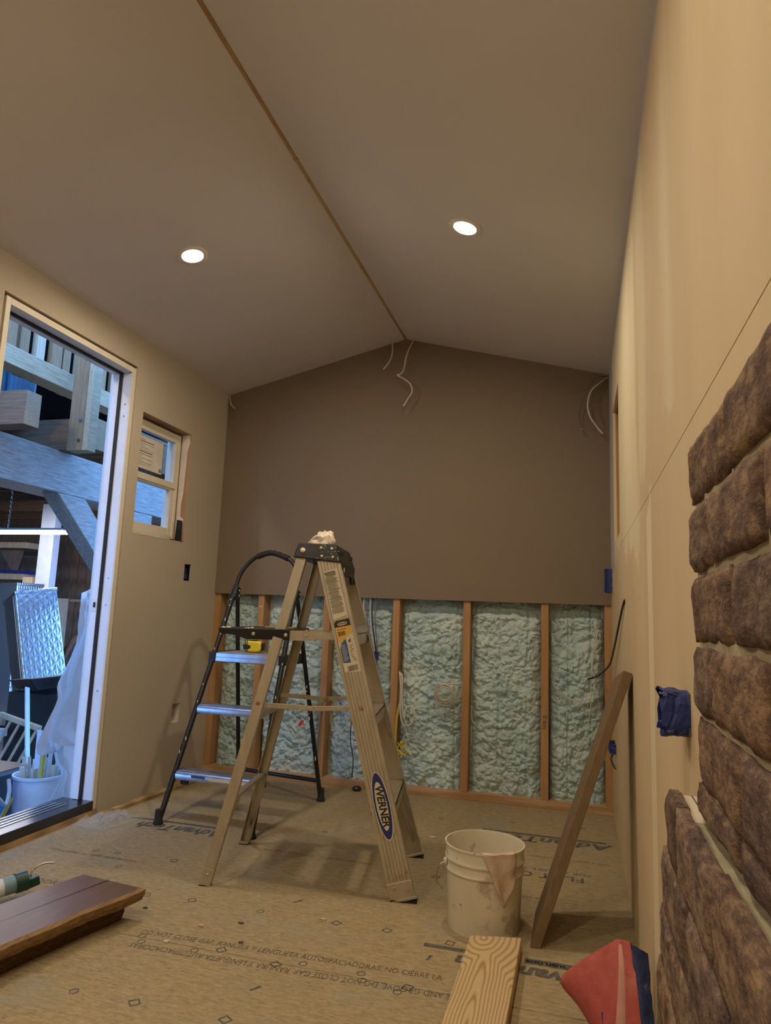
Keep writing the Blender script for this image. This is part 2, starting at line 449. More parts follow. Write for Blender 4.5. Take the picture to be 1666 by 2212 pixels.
def flush_texts():
    bpy.context.view_layer.update()
    dg = bpy.context.evaluated_depsgraph_get()
    for o, name, mat, M, parent in TEXTS:
        me = bpy.data.meshes.new_from_object(o.evaluated_get(dg)); me.transform(M)
        me.materials.clear(); me.materials.append(MATS[mat])
        n = o.name; bpy.data.objects.remove(o)
        q = bpy.data.objects.new(name, me); COL.objects.link(q)
        if parent: q.parent = parent
def fbm(p, oct=4):
    return noise.fractal(Vector(p), 1.0, 2.0, oct)

# ================================================================ THE ROOM
# ---- floor: subfloor sheets with a narrow joint between them
floor = struct(MB().box(XL-.14, XR+.13, YF-.12, YB+.14, -.29, -.019).build('floor', 'barn_dark'), 'sub-floor deck')
for i, (a, b) in enumerate([(YF-.1, -1.79), (-1.79, -.57), (-.57, .65), (.65, 1.862), (1.862, 3.09), (3.09, YB+.12)]):
    MB().box(XL-.02 if i != 99 else XL, XR+.01, a+.0012, b-.0012, -.0185, 0).build('subfloor_panel', 'subfloor', floor, bevel=.0015)

# ---- left wall with door and window openings and two box holes
TL = .012            # board thickness
def wall_plane(name, mat, axis_x, x_out, ys, zs, holes, parent=None, ztop=None):
    """grid of boxes between breakpoints, leaving the holes out"""
    mb = MB()
    for j in range(len(ys)-1):
        for k in range(len(zs)-1):
            cy = (ys[j]+ys[j+1])/2; cz = (zs[k]+zs[k+1])/2
            if any(h[0] < cy < h[1] and h[2] < cz < h[3] for h in holes): continue
            mb.box(min(axis_x, x_out), max(axis_x, x_out), ys[j], ys[j+1], zs[k], zs[k+1])
    me = mb.mesh(name, mat)
    bm = bmesh.new(); bm.from_mesh(me); bmesh.ops.remove_doubles(bm, verts=bm.verts, dist=1e-5)
    # drop the inner faces shared by two cells
    seen = {}
    for f in bm.faces: seen.setdefault(tuple(sorted(v.index for v in f.verts)), []).append(f)
    kill = [f for fs in seen.values() if len(fs) > 1 for f in fs]
    bmesh.ops.delete(bm, geom=kill, context='FACES')
    bmesh.ops.recalc_face_normals(bm, faces=bm.faces); bm.to_mesh(me); bm.free()
    o = bpy.data.objects.new(name, me); COL.objects.link(o)
    if parent: o.parent = parent
    return o
DOOR = (1.971, 2.801, -.01, 2.099)
WIN = (2.875, 3.327, 1.288, 1.895)
BOX1 = (3.362, 3.430, 1.078, 1.170); BOX2 = (3.352, 3.425, .318, .418)
ysL = sorted({YF, DOOR[0], DOOR[1], WIN[0], WIN[1], BOX1[0], BOX1[1], BOX2[0], BOX2[1], YB+.02})
zsL = sorted({0, DOOR[3], WIN[2], WIN[3], BOX1[2], BOX1[3], BOX2[2], BOX2[3], ZE+.03})
wall_l = struct(wall_plane('wall_left', 'paint_left', XL, XL-TL, ysL, zsL, [DOOR, WIN, BOX1, BOX2]), 'greige painted wall with door and small window')
# framing and outer sheathing behind the board
def frame_in(y0, y1, z0, z1, mat='jamb_wood', name='framing'):
    return MB().box(XL-.118, XL-TL, y0, y1, z0, z1).build(name, mat, wall_l)
frame_in(YF, DOOR[0]-.0, 0, ZE); frame_in(DOOR[0], DOOR[1]+.0, DOOR[3]+.0, ZE+.05, name='header')
frame_in(DOOR[1], WIN[0], 0, ZE+.05); frame_in(WIN[0], WIN[1], 0, WIN[2]); frame_in(WIN[0], WIN[1], WIN[3], ZE+.05, name='header')
mb = MB()
mb.box(XL-.118, XL-.06, WIN[1], YB+.14, 0, ZE+.05)
mb.box(XL-.06, XL-TL, WIN[1], BOX2[0]-.01, 0, ZE+.05); mb.box(XL-.06, XL-TL, BOX1[1]+.01, YB+.14, 0, ZE+.05)
mb.build('framing', 'stud_wood', wall_l)
# ---- door 1: white frame, weather strip, threshold
d = empty('door_1'); struct(d, 'white exterior door frame without its leaf')
yi0, yi1, yo0, yo1, zi, zo = 2.010, 2.768, 1.986, 2.796, 2.061, 2.088
mb = MB()
for (a, b) in ((yo0, yi0), (yi1, yo1)): mb.box(XL-.010, XL-.003, a, b, .024, zo)
mb.box(XL-.010, XL-.003, yi0, yi1, zi, zo)
mb.build('jamb_edge', 'vinyl_cream', d, bevel=.0015)
mb = MB()
for (a, b) in ((yo0, yi0), (yi1, yo1)): mb.box(XL-.116, XL-.010, a, b, .024, zo)
mb.box(XL-.116, XL-.010, yi0, yi1, zi, zo)
mb.build('jamb', 'vinyl_white', d, bevel=.0015)
mb = MB()
mb.box(XL-.102, XL-.070, yi1-.012, yi1-.0002, .064, zi); mb.box(XL-.102, XL-.070, yi0+.0002, yi0+.012, .064, zi); mb.box(XL-.102, XL-.070, yi0, yi1, zi-.012, zi-.0002)
mb.build('door_stop', 'vinyl_white', d, bevel=.002)
mb = MB()
mb.box(XL-.070, XL-.054, yi1-.010, yi1-.0002, .064, zi); mb.box(XL-.070, XL-.054, yi0+.0002, yi0+.010, .064, zi); mb.box(XL-.070, XL-.054, yi0, yi1, zi-.010, zi-.0002)
mb.build('weather_strip', 'weather_strip', d, bevel=.003)
for zz in (1.84, 1.90, 1.055, .93, .54):
    MB().lathe([(.005, 0), (.005, .0015)], (XL-.030, yi1, zz), 10, (0, -1, 0)).build('screw', 'steel_rod', d)
pl = MB().box(XL-.099, XL-.072, yi1-.0135, yi1-.0118, .900, .958).build('strike_plate', 'trim_ring', d)
MB().box(XL-.088, XL-.076, yi1-.0145, yi1-.0134, .917, .941).build('latch_hole', 'weather_strip', pl)
th = MB().box(XL-.165, XL+.002, 2.000, 2.772, .023, .063).build('threshold', 'sill_bronze', d, bevel=.003)
mb = MB()
for k in range(4): mb.box(XL-.150+k*.026, XL-.140+k*.026, 2.002, 2.68, .062, .0655)
mb.build('threshold_rib', 'sill_alloy', th, bevel=.001)
MB().box(XL-.16, XL+.006, 1.975, 2.796, -.002, .023).build('sill_board', 'pine_strip', d)
# gap between frame and drywall: dark shim space is left open, header wood shows above
for zz, dz in ((.35, .05), (1.2, .06), (1.75, .05)):
    MB().box(XL-.1, XL-.02, 2.7962, 2.8008, zz, zz+dz).build('shim', 'pine_strip', d)

# ---- window 1 in the left wall
w = empty('window_1'); struct(w, 'small cream vinyl double-hung window')
y0, y1, z0, z1 = WIN[0]+.012, WIN[1]-.012, WIN[2]+.012, WIN[3]-.012
xo, xi = XL-.115, XL-.055
def ring(mb, xa, xb, y0, y1, z0, z1, t, tb=None):
    tb = tb or t
    mb.box(xa, xb, y0, y0+t, z0, z1); mb.box(xa, xb, y1-t, y1, z0, z1)
    mb.box(xa, xb, y0+t, y1-t, z0, z0+tb); mb.box(xa, xb, y0+t, y1-t, z1-t, z1); return mb
ring(MB(), xo, xi, y0, y1, z0, z1, .022).build('window_frame', 'vinyl_cream', w, bevel=.003)
zm = 1.587
sa = ring(MB(), xi-.036, xi-.006, y0+.022, y1-.022, z0+.022, zm+.012, .034).build('lower_sash', 'vinyl_cream', w, bevel=.003)
sb = ring(MB(), xi-.026, xi+.002, y0+.022, y1-.022, zm-.012, z1-.022, .030, .034).build('upper_sash', 'vinyl_cream', w, bevel=.003)
MB().box(xi-.024, xi-.020, y0+.055, y1-.055, z0+.055, zm-.02).build('pane', 'glass', sa)
MB().box(xi-.014, xi-.010, y0+.05, y1-.05, zm+.02, z1-.05).build('pane', 'glass', sb)
st = MB().box(xi-.0096, xi-.0090, y0+.055, y1-.150, zm+.045, z1-.082).build('sticker', 'housewrap', sb)
mb = MB(); random.seed(3)
for k in range(13):
    zz = z1-.10-k*.011; L = random.choice([.03, .05, .09, .12, .13]); hh = .0016 if k not in (1, 6) else .004
    mb.box(xi-.0089, xi-.0085, y0+.062, y0+.062+L, zz, zz+hh)
mb.build('sticker_print', 'label_ink', st)
mb = MB()
for k in range(9): mb.box(xi-.0089, xi-.0085, y1-.178+k*.0026, y1-.178+k*.0026+random.choice([.0008, .0016]), zm+.052, zm+.072)
mb.build('barcode', 'label_ink', st)
# rough opening: torn white wrap over the far side, wood behind, black flashing in the corner
MB().box(XL-.055, XL-.0005, WIN[1]-.0005, WIN[1]+.0015, WIN[2], WIN[3]).build('rough_jamb', 'stud_wood', wall_l)
pts = [(XL-.055, WIN[2]), (XL-.022, WIN[2]), (XL-.018, 1.36), (XL-.008, 1.41), (XL-.030, 1.43), (XL-.032, 1.50), (XL-.022, 1.56), (XL-.020, 1.66), (XL-.016, 1.80), (XL-.004, 1.85), (XL-.012, 1.893), (XL-.055, 1.893)]
MB().prism(pts, 'y', WIN[1]-.0030, WIN[1]-.0008).build('house_wrap', 'housewrap', wall_l)
MB().prism([(XL-.052, WIN[2]+.001), (XL-.010, WIN[2]+.001), (XL-.012, 1.405), (XL-.046, 1.41)], 'y', WIN[1]-.0052, WIN[1]-.0032).build('flashing', 'black_flashing', wall_l)
MB().box(XL-.050, XL+.002, WIN[1]-.14, WIN[1]-.004, WIN[2]+.0005, WIN[2]+.003).build('flashing', 'black_flashing', wall_l)
mb = MB(); random.seed(5)
yy = WIN[0]
while yy < WIN[1]-.16:
    L = random.uniform(.02, .06); mb.box(XL-.014, XL+.0015, yy, yy+L, WIN[2]-random.uniform(.002, .006), WIN[2]+.004); yy += L+random.uniform(.004, .02)
mb.build('torn_paper', 'gypsum', wall_l)
# ---- electrical boxes in the left wall
def wall_box(name, hole, mat, label):
    e = MB(); a, b, c, dd = hole
    e.box(XL-.058, XL-.054, a, b, c, dd); e.box(XL-.058, XL-.008, a, a+.003, c, dd); e.box(XL-.058, XL-.008, b-.003, b, c, dd)
    e.box(XL-.058, XL-.008, a, b, c, c+.003); e.box(XL-.058, XL-.008, a, b, dd-.003, dd)
    return tag(e.build(name, mat), label, 'outlet box')
o = wall_box('outlet_box', BOX1, 'black_plastic', 'upper wall box hole with blue tape inside, left wall under the window')
mb = MB(); mb.grid(lambda s, t: (XL-.030+.012*math.sin(9*s+3*t), BOX1[0]+.024+.038*s, BOX1[2]+.012+.07*t), 6, 8)
mb.build('tape_wad', 'tape_blue', o, solid=.002)
o = wall_box('outlet_box', BOX2, 'gypsum', 'lower wall box hole with bare wires, left wall behind the black ladder')
for k in range(3):
    MB().tube(smooth_path([(XL-.05, BOX2[0]+.02+k*.014, BOX2[3]-.012), (XL-.018-.006*k, BOX2[0]+.02+k*.012, BOX2[3]-.03), (XL-.016, BOX2[0]+.03+k*.008, BOX2[2]+.05), (XL-.03, BOX2[0]+.022+k*.01, BOX2[2]+.02)]), .002, 6).build('wire', ['cable_white', 'cable_black', 'cable_white'][k], o, smooth=True)

# ---- right wall: bare drywall with compound, window opening, box hole
RWIN = (2.915, 3.345, 1.30, 1.93); RBOX = (1.168, 1.236, .768, .832)
ysR = sorted({YF, RBOX[0], RBOX[1], RWIN[0], RWIN[1], YB+.02}); zsR = sorted({0, RBOX[2], RBOX[3], RWIN[2], RWIN[3], 1.2415, 1.2435, ZE+.03})
wall_r = struct(wall_plane('wall_right', 'drywall_bare', XR, XR+TL, ysR, zsR, [RWIN, RBOX, (YF, 3.05, 1.2415, 1.2435)]), 'bare drywall with joint compound')
mb = MB()
mb.box(XR+TL, XR+.09, YF, RWIN[0], 0, ZE); mb.box(XR+TL, XR+.09, RWIN[0], RWIN[1], 0, RWIN[2]); mb.box(XR+TL, XR+.09, RWIN[0], RWIN[1], RWIN[3], ZE+.05)
mb.box(XR+TL, XR+.09, RWIN[1], YB+.14, 0, ZE+.05); mb.box(XR+.09, XR+.13, YF, YB+.14, 0, ZE+.05)
mb.build('framing', 'stud_wood', wall_r)
# ---- back wall
prof = [(XL-.01, ZBOARD), (XR+.01, ZBOARD), (XR+.01, ZE-.002), (XM, ZR+.002), (XL-.01, ZE-.002)]
wall_b = struct(MB().prism(prof, 'y', YB, YB+TL).build('wall_back', 'paint_back'), 'brown painted gable board above open studs')
YS = YB+TL
studs = [-2.072, -1.788, -1.377, -.968, -.575, -.165, .150]
for k, x in enumerate(studs):
    MB().box(x-.019, x+.019, YS, YS+.089, .038, ZE).build('stud', 'stud_wood', wall_b, bevel=.002)
MB().box(XL-.02, XR+.02, YS-.0005, YS+.0885, 0, .038).build('bottom_plate', 'plate_wood', wall_b, bevel=.002)
MB().box(XL-.1, XR+.1, YS+.09, YS+.11, -.1, ZR+.2).build('sheathing', 'barn_dark', wall_b)
def foam(x0, x1, seed):
    z0, z1 = .036, ZBOARD+.05; nx = max(16, int((x1-x0)/.0046)); nz = int((z1-z0)/.0046)
    S = Vector((seed*3.7, seed*1.3, 0))
    def fn(a, b):
        x = x0+(x1-x0)*a; z = z0+(z1-z0)*b
        p = Vector((x, 0, z))+S
        e = min(a, 1-a)*(x1-x0); eb = min(b*(z1-z0), .2)
        env = 1-math.exp(-e/.022)
        warp = Vector((fbm(p*6), 0, fbm(p*6+Vector((9, 4, 2)))))*.03
        q = p+warp
        bb = lambda dd: 1-min(1.0, dd*1.2)**2
        d1 = noise.voronoi(Vector((q.x*10, 1.7, q.z*7)))[0][0]; d2 = noise.voronoi(Vector((q.x*33, 4.1, q.z*33)))[0][0]
        d3 = noise.voronoi(Vector((q.x*75, 2.1, q.z*75)))[0][0]
        rope = math.exp(-((z-.52-.05*math.sin(x*9+seed)-.02*fbm(p*5))/.016)**2)*(.5+.5*noise.noise(Vector((seed, x*4, 0))))
        gro = math.exp(-((math.sin((x-x0)/(x1-x0)*PI*2.5+.6*seed+.3*fbm(p*2)))/.12)**2)*.006
        h = .022*bb(d1)+.018*bb(d2)+.0095*bb(d3)+.006+.016*fbm(p*2.2, 2)+.024*rope-gro*1.6-.008
        y = YS+.068-h*(.35+.65*env)+(.030*(1-env))
        if z > ZBOARD-.10: y += .030*min(1, max(0, (z-(ZBOARD-.085-.03*noise.noise(Vector((x*7, seed, 0)))))/.03))
        return (x, min(max(y, YS-.004), YS+.084), z)
    mb = MB(); mb.grid(fn, nx, nz)
    return mb.build('spray_foam', 'spray_foam', wall_b, smooth=True, fix=False)
for k in range(len(studs)-1):
    f = foam(studs[k]+.0195, studs[k+1]-.0195, k+1)
    f['label'] = 'pale blue-green spray foam between two studs'
# hand-written stud marks
for (t_, x, z, s_) in (('0 6m', -.165, .42, .034), ('-', -.168, .60, .03), ('w', -1.788, .955, .03), ("e s10", -1.377, .40, .026)):
    text('pencil_mark', t_, s_, 'label_ink' if t_ != 'w' else 'paint_drip', Matrix.Translation((x, YS-.001, z)) @ Matrix.Rotation(PI/2, 4, 'Z') @ Matrix.Identity(4) if False else Matrix.Translation((x, YS-.001, z)) @ Matrix.Rotation(PI/2, 4, 'X') @ Matrix.Rotation(-PI/2 if len(t_) > 2 else 0, 4, 'Z'), wall_b, 'CENTER')

# ---- ceiling: two sloping boards with a ridge gap
def slope(sign):
    xe = XL-.02 if sign < 0 else XR+.02; xi_ = XM+sign*.007
    g = (ZR-ZE)/(XM-XL)
    ze = ZE-.02*g; zi = ZR-.007*g
    return [(xe, ze), (xi_, zi), (xi_, zi+.013), (xe, ze+.013)]
ceil = struct(MB().prism([(XL-.15, ZE+.03), (XM, ZR+.045), (XR+.15, ZE+.03), (XR+.15, ZE+.2), (XM, ZR+.3), (XL-.15, ZE+.2)], 'y', YF-.1, YB+.15).build('ceiling', 'jamb_wood'), 'sloping ceiling under a ridge')
for s_ in (-1, 1):
    MB().prism(slope(s_), 'y', YF, YB).build('ceiling_board', 'paint_ceiling', ceil)
ridge = struct(MB().box(XM-.0065, XM+.0065, YF, YB, ZR-.004, ZR+.02).build('trim_1', 'pine_strip'), 'narrow wood strip in the ridge joint')
for yy in (1.31, 1.36, 2.05, 2.85):
    MB().box(XM-.0085, XM+.0085, yy, yy+.012, ZR-.0055, ZR+.0).build('joint_paper', 'pine_strip', ridge)
# ---- end wall behind the camera
wall_f = struct(MB().prism([(XL-.1, 0), (XR+.1, 0), (XR+.1, ZE), (XM, ZR), (XL-.1, ZE)], 'y', YF-.1, YF).build('wall_front', 'paint_left'), 'end wall behind the viewer')

# ---- recessed lamps
def lamp(side, y, x, label):
    sg = -1 if side == 'L' else 1
    g = (ZR-ZE)/(XM-XL)
    z = ZR-abs(x-XM)*g
    n = Vector((-sg*g*-1 if False else sg*g*-1, 0, -1)).normalized()   # faces down into the room
    n = Vector((-sg*g, 0, -1)).normalized()
    t = empty('ceiling_light', (x, y, z)); tag(t, label, 'ceiling light', 'recessed ceiling lights')
    MB().lathe([(.042, .001), (.044, .004), (.058, .004), (.063, .001), (.063, -.004), (.042, -.004)], (0, 0, 0), 40, n).build('trim_ring', 'trim_ring', t, smooth=True)
    MB().lathe([(.0425, .0015), (.0001, .0030)], (0, 0, 0), 40, n).build('lens', 'lamp_lens', t, smooth=True)
    MB().lathe([(.0425, .0012), (.0425, -.030), (.0001, -.030)], (0, 0, 0), 32, n).build('can', 'trim_ring', t)
lamp('L', 2.352, -1.543, 'round recessed light glowing on the left ceiling slope, above the window side')
lamp('R', 2.388, -.404, 'round recessed light glowing on the right ceiling slope, near the bare drywall')
for y_ in (.62, -1.15):
    w_ = 'above the viewer' if y_ > 0 else 'far behind the viewer'
    lamp('L', y_, -1.543, 'recessed light on the left ceiling slope '+w_)
    lamp('R', y_, -.404, 'recessed light on the right ceiling slope '+w_)

# ================================================================ BRICK VENEER ON THE RIGHT WALL
random.seed(11)
def brick_mesh(L, H, T, seed):
    """tumbled brick slip: rough face towards -x, origin at the middle of the back"""
    mb = MB(); nu, nv = 14, 7
    def fn(a, b):
        y = (a-.5)*L; z = (b-.5)*H
        ea = min(a, 1-a)*L; eb = min(b, 1-b)*H; e = min(ea, eb)
        x = -T+.0045*math.exp(-e/.0026)+.0026*fbm((y*24+seed*5, z*30, seed))
        wob = .0030*noise.noise(Vector((y*28, z*34, seed*2.3)))
        wz = .0035*noise.noise(Vector((y*22, seed*4.1, z*9+3)))
        return (x, y+(wob if 0 < a < 1 else wob*1.2), z+wz)
    mb.grid(fn, nu, nv)
    n = len(mb.v); W = nu+1
    loop = [i for i in range(W)]+[j*W+nu for j in range(1, nv+1)]+[nv*W+i for i in range(nu-1, -1, -1)]+[j*W for j in range(nv-1, 0, -1)]
    back = [(0, mb.v[i][1], mb.v[i][2]) for i in loop]
    mb.v += back; m = len(loop)
    for k in range(m):
        mb.f.append((loop[k], n+k, n+(k+1) % m, loop[(k+1) % m]))
    return mb.mesh('brick', 'brick_face', True)
BR = [brick_mesh(.198, .0675, .016, k) for k in range(5)]; BS = [brick_mesh(.099, .0675, .016, 20+k) for k in range(3)]
BRT = [brick_mesh(.198, .031, .016, 80+k) for k in range(3)]
BRL = [brick_mesh(.198, .0775, .016, 40+k) for k in range(5)]; BSL = [brick_mesh(.099, .0775, .016, 60+k) for k in range(3)]
def put_brick(me, parent, x, y, z):
    o = bpy.data.objects.new('brick', me); COL.objects.link(o); o.parent = parent
    o.location = (x+random.uniform(-.0015, .0015), y, z+random.uniform(-.001, .001)); o.rotation_euler = (random.uniform(-.015, .015), random.uniform(-.02, .02), random.uniform(-.008, .008))
# upper field
panel = MB().box(.1375, XR-.0005, -.62, .832, .735, 1.128).build('brick_panel', 'cement_board')
tag(panel, 'upper field of dark tumbled brick veneer on the bare drywall', 'brick veneer')
mort = MB().grid(lambda a, b: (.1285+.0022*fbm((a*60, b*18, 3)), -.62+1.446*a, .740+.386*b), 90, 26).build('mortar', 'mortar', panel, smooth=True, fix=False)
ends = [.838, .832, .842, .833, .824, .846]
for k in range(6):
    z = 1.1035-.0745*k; y = ends[k]; first = True
    while y > -.6:
        short = first and k % 2 == 1; L = .098 if short else .196
        if k == 5: L = .196
        put_brick(random.choice(BRT if k == 5 else (BS if short else BR)), panel, .1375, y-L/2, .7525 if k == 5 else z); y -= L+.009; first = False
# lower field, a thicker build-out that steps further along the wall
panel2 = MB().box(.1195, XR-.0005, -.62, .835, .0, .729).build('brick_panel', 'mortar')
tag(panel2, 'lower thicker step of brick veneer with its cement board edge showing on top', 'brick veneer')
MB().box(.1215, XR-.0005, .957, 1.165, .0, .42).build('backer_board', 'cement_board', panel2)
MB().box(.1215, XR-.0005, .957, 1.06, .42, .60).build('backer_board', 'cement_board', panel2)
MB().grid(lambda a, b: (.1105+.002*fbm((a*60, b*28, 8)), -.62+1.57*a, .0+.725*b), 90, 40).build('mortar', 'mortar', panel2, smooth=True, fix=False)
MB().box(.1195, XR-.0005, .835, .957, .0, .729).build('backer_board', 'cement_board', panel2)
MB().box(.1335, .1350, .836, .9572, .7288, .7296).build('board_layer', 'sanded_dark', panel2)
ends = [.968, 1.022, 1.066, 1.112, 1.135, 1.15, 1.16, 1.165, 1.17]
for k in range(9):
    z = .694-.0845*k; y = ends[k]; first = True
    if z < .03: break
    while y > -.6:
        short = first and k % 2 == 0; L = .098 if short else .196
        put_brick(random.choice(BSL if short else BRL), panel2, .1195, y-L/2, z); y -= L+.009; first = False

# ================================================================ ALUMINIUM STEP LADDER
LAD_ANG = math.atan2(.164, .9866)
lad = empty('step_ladder', (-.9305, 2.5305, 0), LAD_ANG)
tag(lad, 'worn aluminium step ladder with a black top cap and folded-out pail shelf', 'ladder')
def vz(z): return .228-.068*z/1.14        # half width of the ladder at height z
def rail_u(z): return .342-.322*z/1.13    # middle of the climbing rail
def rear_u(z): return -.338+.260*z/1.14
for s in (-1, 1):
    p = Vector((rail_u(.022), s*vz(.022), .022)); q = Vector((rail_u(1.13), s*vz(1.13), 1.13)); dr = (q-p).normalized()
    ay = Vector((0, -s, 0)); ay = (ay-dr*ay.dot(dr)).normalized(); ax = Vector((1, 0, 0)); ax = (ax-dr*ax.dot(dr)-ay*ax.dot(ay)).normalized()
    w2 = .041
    poly = [(-w2, 0)]
    for k in range(6):                       # shallow flutes in the web
        a = -w2+.010+k*.0115; poly += [(a, 0), (a+.0014, .0014), (a+.0028, 0)]
    poly += [(w2, 0), (w2, .026), (w2-.0025, .026), (w2-.0025, .003), (-w2+.0025, .003), (-w2+.0025, .026), (-w2, .026)]
    rail = MB().sect(poly, p, q, ax, ay).build('rail', 'aluminium_old', lad)
    # shoe with rubber pad
    sh = MB()
    b = Vector((rail_u(.0), s*vz(0), .004))
    c1 = [b+ax*a+Vector((0, -s*bq, 0)) for a, bq in ((-.046, -.004), (.046, -.004), (.046, .030), (-.046, .030))]
    sh.hexa(c1, [c+Vector((0, 0, .010)) for c in c1])
    pz = Vector((rail_u(.004), s*(vz(0)+.0022), .004)); qz = Vector((rail_u(.062), s*(vz(.06)+.0022), .062))
    sh.bar(pz, qz, .086, .003, (0, 1, 0))
    shoe = sh.build('foot_shoe', 'aluminium_old', lad, bevel=.0015)
    MB().box(b.x-.044, b.x+.044, b.y-.016-s*.012, b.y+.016-s*.012, 0, .006).build('rubber_pad', 'rubber', shoe)
    for (uu, zz) in ((-.020, .040), (.026, .040)):
        MB().lathe([(.0065, 0), (.005, .003), (.0001, .0035)], (rail_u(zz)+uu, s*(vz(zz)+.003), zz), 12, (0, s, 0)).build('rivet', 'jamb_wood', shoe)
    # rear leg: narrow channel
    p = Vector((rear_u(.012), s*vz(.012), .012)); q = Vector((rear_u(1.14), s*vz(1.14), 1.14)); dr = (q-p).normalized()
    ay = Vector((0, -s, 0)); ay = (ay-dr*ay.dot(dr)).normalized(); ax = Vector((1, 0, 0)); ax = (ax-dr*ax.dot(dr)-ay*ax.dot(ay)).normalized()
    MB().sect([(-.018, 0), (.018, 0), (.018, .024), (.0157, .024), (.0157, .0025), (-.0157, .0025), (-.0157, .024), (-.018, .024)], p, q, ax, ay).build('rear_leg', 'aluminium_old', lad)
    sh = MB(); b = Vector((rear_u(0), s*vz(0), 0))
    sh.box(b.x-.020, b.x+.020, b.y-.014-s*.012, b.y+.014-s*.012, .004, .013)
    sh.bar((rear_u(.004), s*(vz(0)+.002), .004), (rear_u(.055), s*(vz(.05)+.002), .055), .038, .003, (0, 1, 0))
    shoe = sh.build('foot_shoe', 'aluminium_old', lad)
    MB().box(b.x-.019, b.x+.019, b.y-.013-s*.012, b.y+.013-s*.012, 0, .005).build('rubber_pad', 'rubber', shoe)
    MB().lathe([(.006, 0), (.0045, .003), (.0001, .0035)], (rear_u(.036), s*(vz(.036)+.0035), .036), 12, (0, s, 0)).build('rivet', 'bolt_metal', shoe)
    # folding spreader brace in two links
    zb = .603; v = s*(vz(zb)-.004-.020*(1 if s < 0 else 1)*0)
    v = s*(vz(zb)-.002) if s < 0 else s*(vz(zb)-.030)
    sp = MB().bar((rear_u(zb)-.002, v-s*.02, zb-.004), (-.008, v-s*.035, zb-.010), .004, .017).build('spreader', 'aluminium_old', lad, bevel=.001)
    MB().bar((-.020, v-s*.030, zb-.010), (rail_u(zb)-.012, v-s*.014, zb+.002), .004, .017).build('spreader_link', 'aluminium_old', sp, bevel=.001)
    MB().lathe([(.008, 0), (.008, .004), (.0001, .005)], (-.014, v-s*.028, zb-.010), 14, (0, s, 0)).build('rivet', 'bolt_metal', sp)
    for uu in (rear_u(zb), rail_u(zb)):
        MB().lathe([(.0075, 0), (.0055, .0025), (.0001, .003)], (uu, s*(vz(zb)+.0015), zb+.004), 14, (0, s, 0)).build('rivet', 'jamb_wood', lad)
MB().bar((-.014, -.155, .592), (-.014, .13, .592), .010, .010).build('spreader_tie', 'aluminium_old', lad)
# treads between the climbing rails, ribbed on top, with a clip bracket
for zz in (.285, .578, .862):
    hw = vz(zz)-.004; u0 = rail_u(zz)-.044; u1 = rail_u(zz)+.040
    mb = MB().box(u0, u1, -hw, hw, zz-.004, zz)
    mb.box(u0, u0+.003, -hw, hw, zz-.030, zz); mb.box(u1-.003, u1, -hw, hw, zz-.042, zz)
    tr = mb.build('tread', 'aluminium_old', lad)
    rb = MB()
    for k in range(7): rb.box(u0+.006+k*.0115, u0+.011+k*.0115, -hw+.006, hw-.006, zz, zz+.002)
    rb.build('tread_rib', 'aluminium_old', tr)
    if zz < .8:
        for s in (-1, 1):
            MB().prism([(u1-.010, zz-.004), (u1+.004, zz-.004), (rail_u(zz-.10)+.042, zz-.10), (rail_u(zz-.10)+.028, zz-.10)], 'y', s*hw-s*.032, s*hw-s*.029).build('gusset', 'aluminium_step', tr)
for s in (-1, 1):
    cl_ = MB().bar((rail_u(.84), s*(vz(.84)-.026), .84), (rail_u(.885), s*(vz(.885)-.026), .885), .086, .004, (0, 1, 0)).build('clip', 'aluminium_step', lad)
# rear horizontals and diagonal braces
for zz in (.275, .552):
    hw = vz(zz)-.004; u = rear_u(zz)
    MB().bar((u, -hw, zz), (u, hw, zz), .026, .012).build('rear_rung', 'aluminium_old', lad, bevel=.001)
for s in (-1, 1):
    MB().bar((rear_u(.27)+.004, s*.10, .268), (rear_u(.06)+.004, s*(vz(.06)-.012), .07), .022, .003, (1, 0, 0)).build('rear_brace', 'aluminium_old', lad)
    MB().bar((rail_u(.27)+.018, s*.12, .262), (rail_u(.06)+.020, s*(vz(.06)-.012), .06), .022, .003, (1, 0, 0)).build('front_brace', 'aluminium_old', lad)
# black top cap with bolts
mb = MB().hexa([(-.108, -.172, 1.132), (.070, -.172, 1.116), (.070, .172, 1.116), (-.108, .172, 1.132)], [(-.094, -.162, 1.186), (.048, -.162, 1.184), (.048, .162, 1.184), (-.094, .162, 1.186)])
cap = mb.build('top_cap', 'black_plastic', lad, bevel=.004)
MB().prism([(-.150, 1.118), (.150, 1.118), (.156, 1.050), (.10, 1.048), (.085, 1.075), (-.085, 1.075), (-.10, 1.048), (-.156, 1.050)], 'x', .062, .074).build('cap_apron', 'black_plastic', cap, bevel=.002)
for (uu, zz, r) in ((-.074, 1.158, .0105), (-.006, 1.168, .0058), (.034, 1.166, .0058), (-.001, 1.137, .0058), (.040, 1.135, .0058)):
    vv = -.172+(zz-1.125)/.06*.010
    MB().lathe([(r, 0), (r*.9, .004), (r*.3, .006), (.0001, .006)], (uu, vv-.001, zz), 16, (0, -1, .16)).build('bolt', 'bolt_metal', cap, smooth=True)
for vv in (-.11, .11):
    MB().box(.0625, .0665, vv-.012, vv+.012, 1.145, 1.160).build('tool_slot', 'weather_strip', cap)
MB().lathe([(.011, 0), (.011, .0012), (.0085, .0012)], (.0735, -.112, 1.095), 20, (1, 0, .1)).build('emblem', 'label_cream', cap)
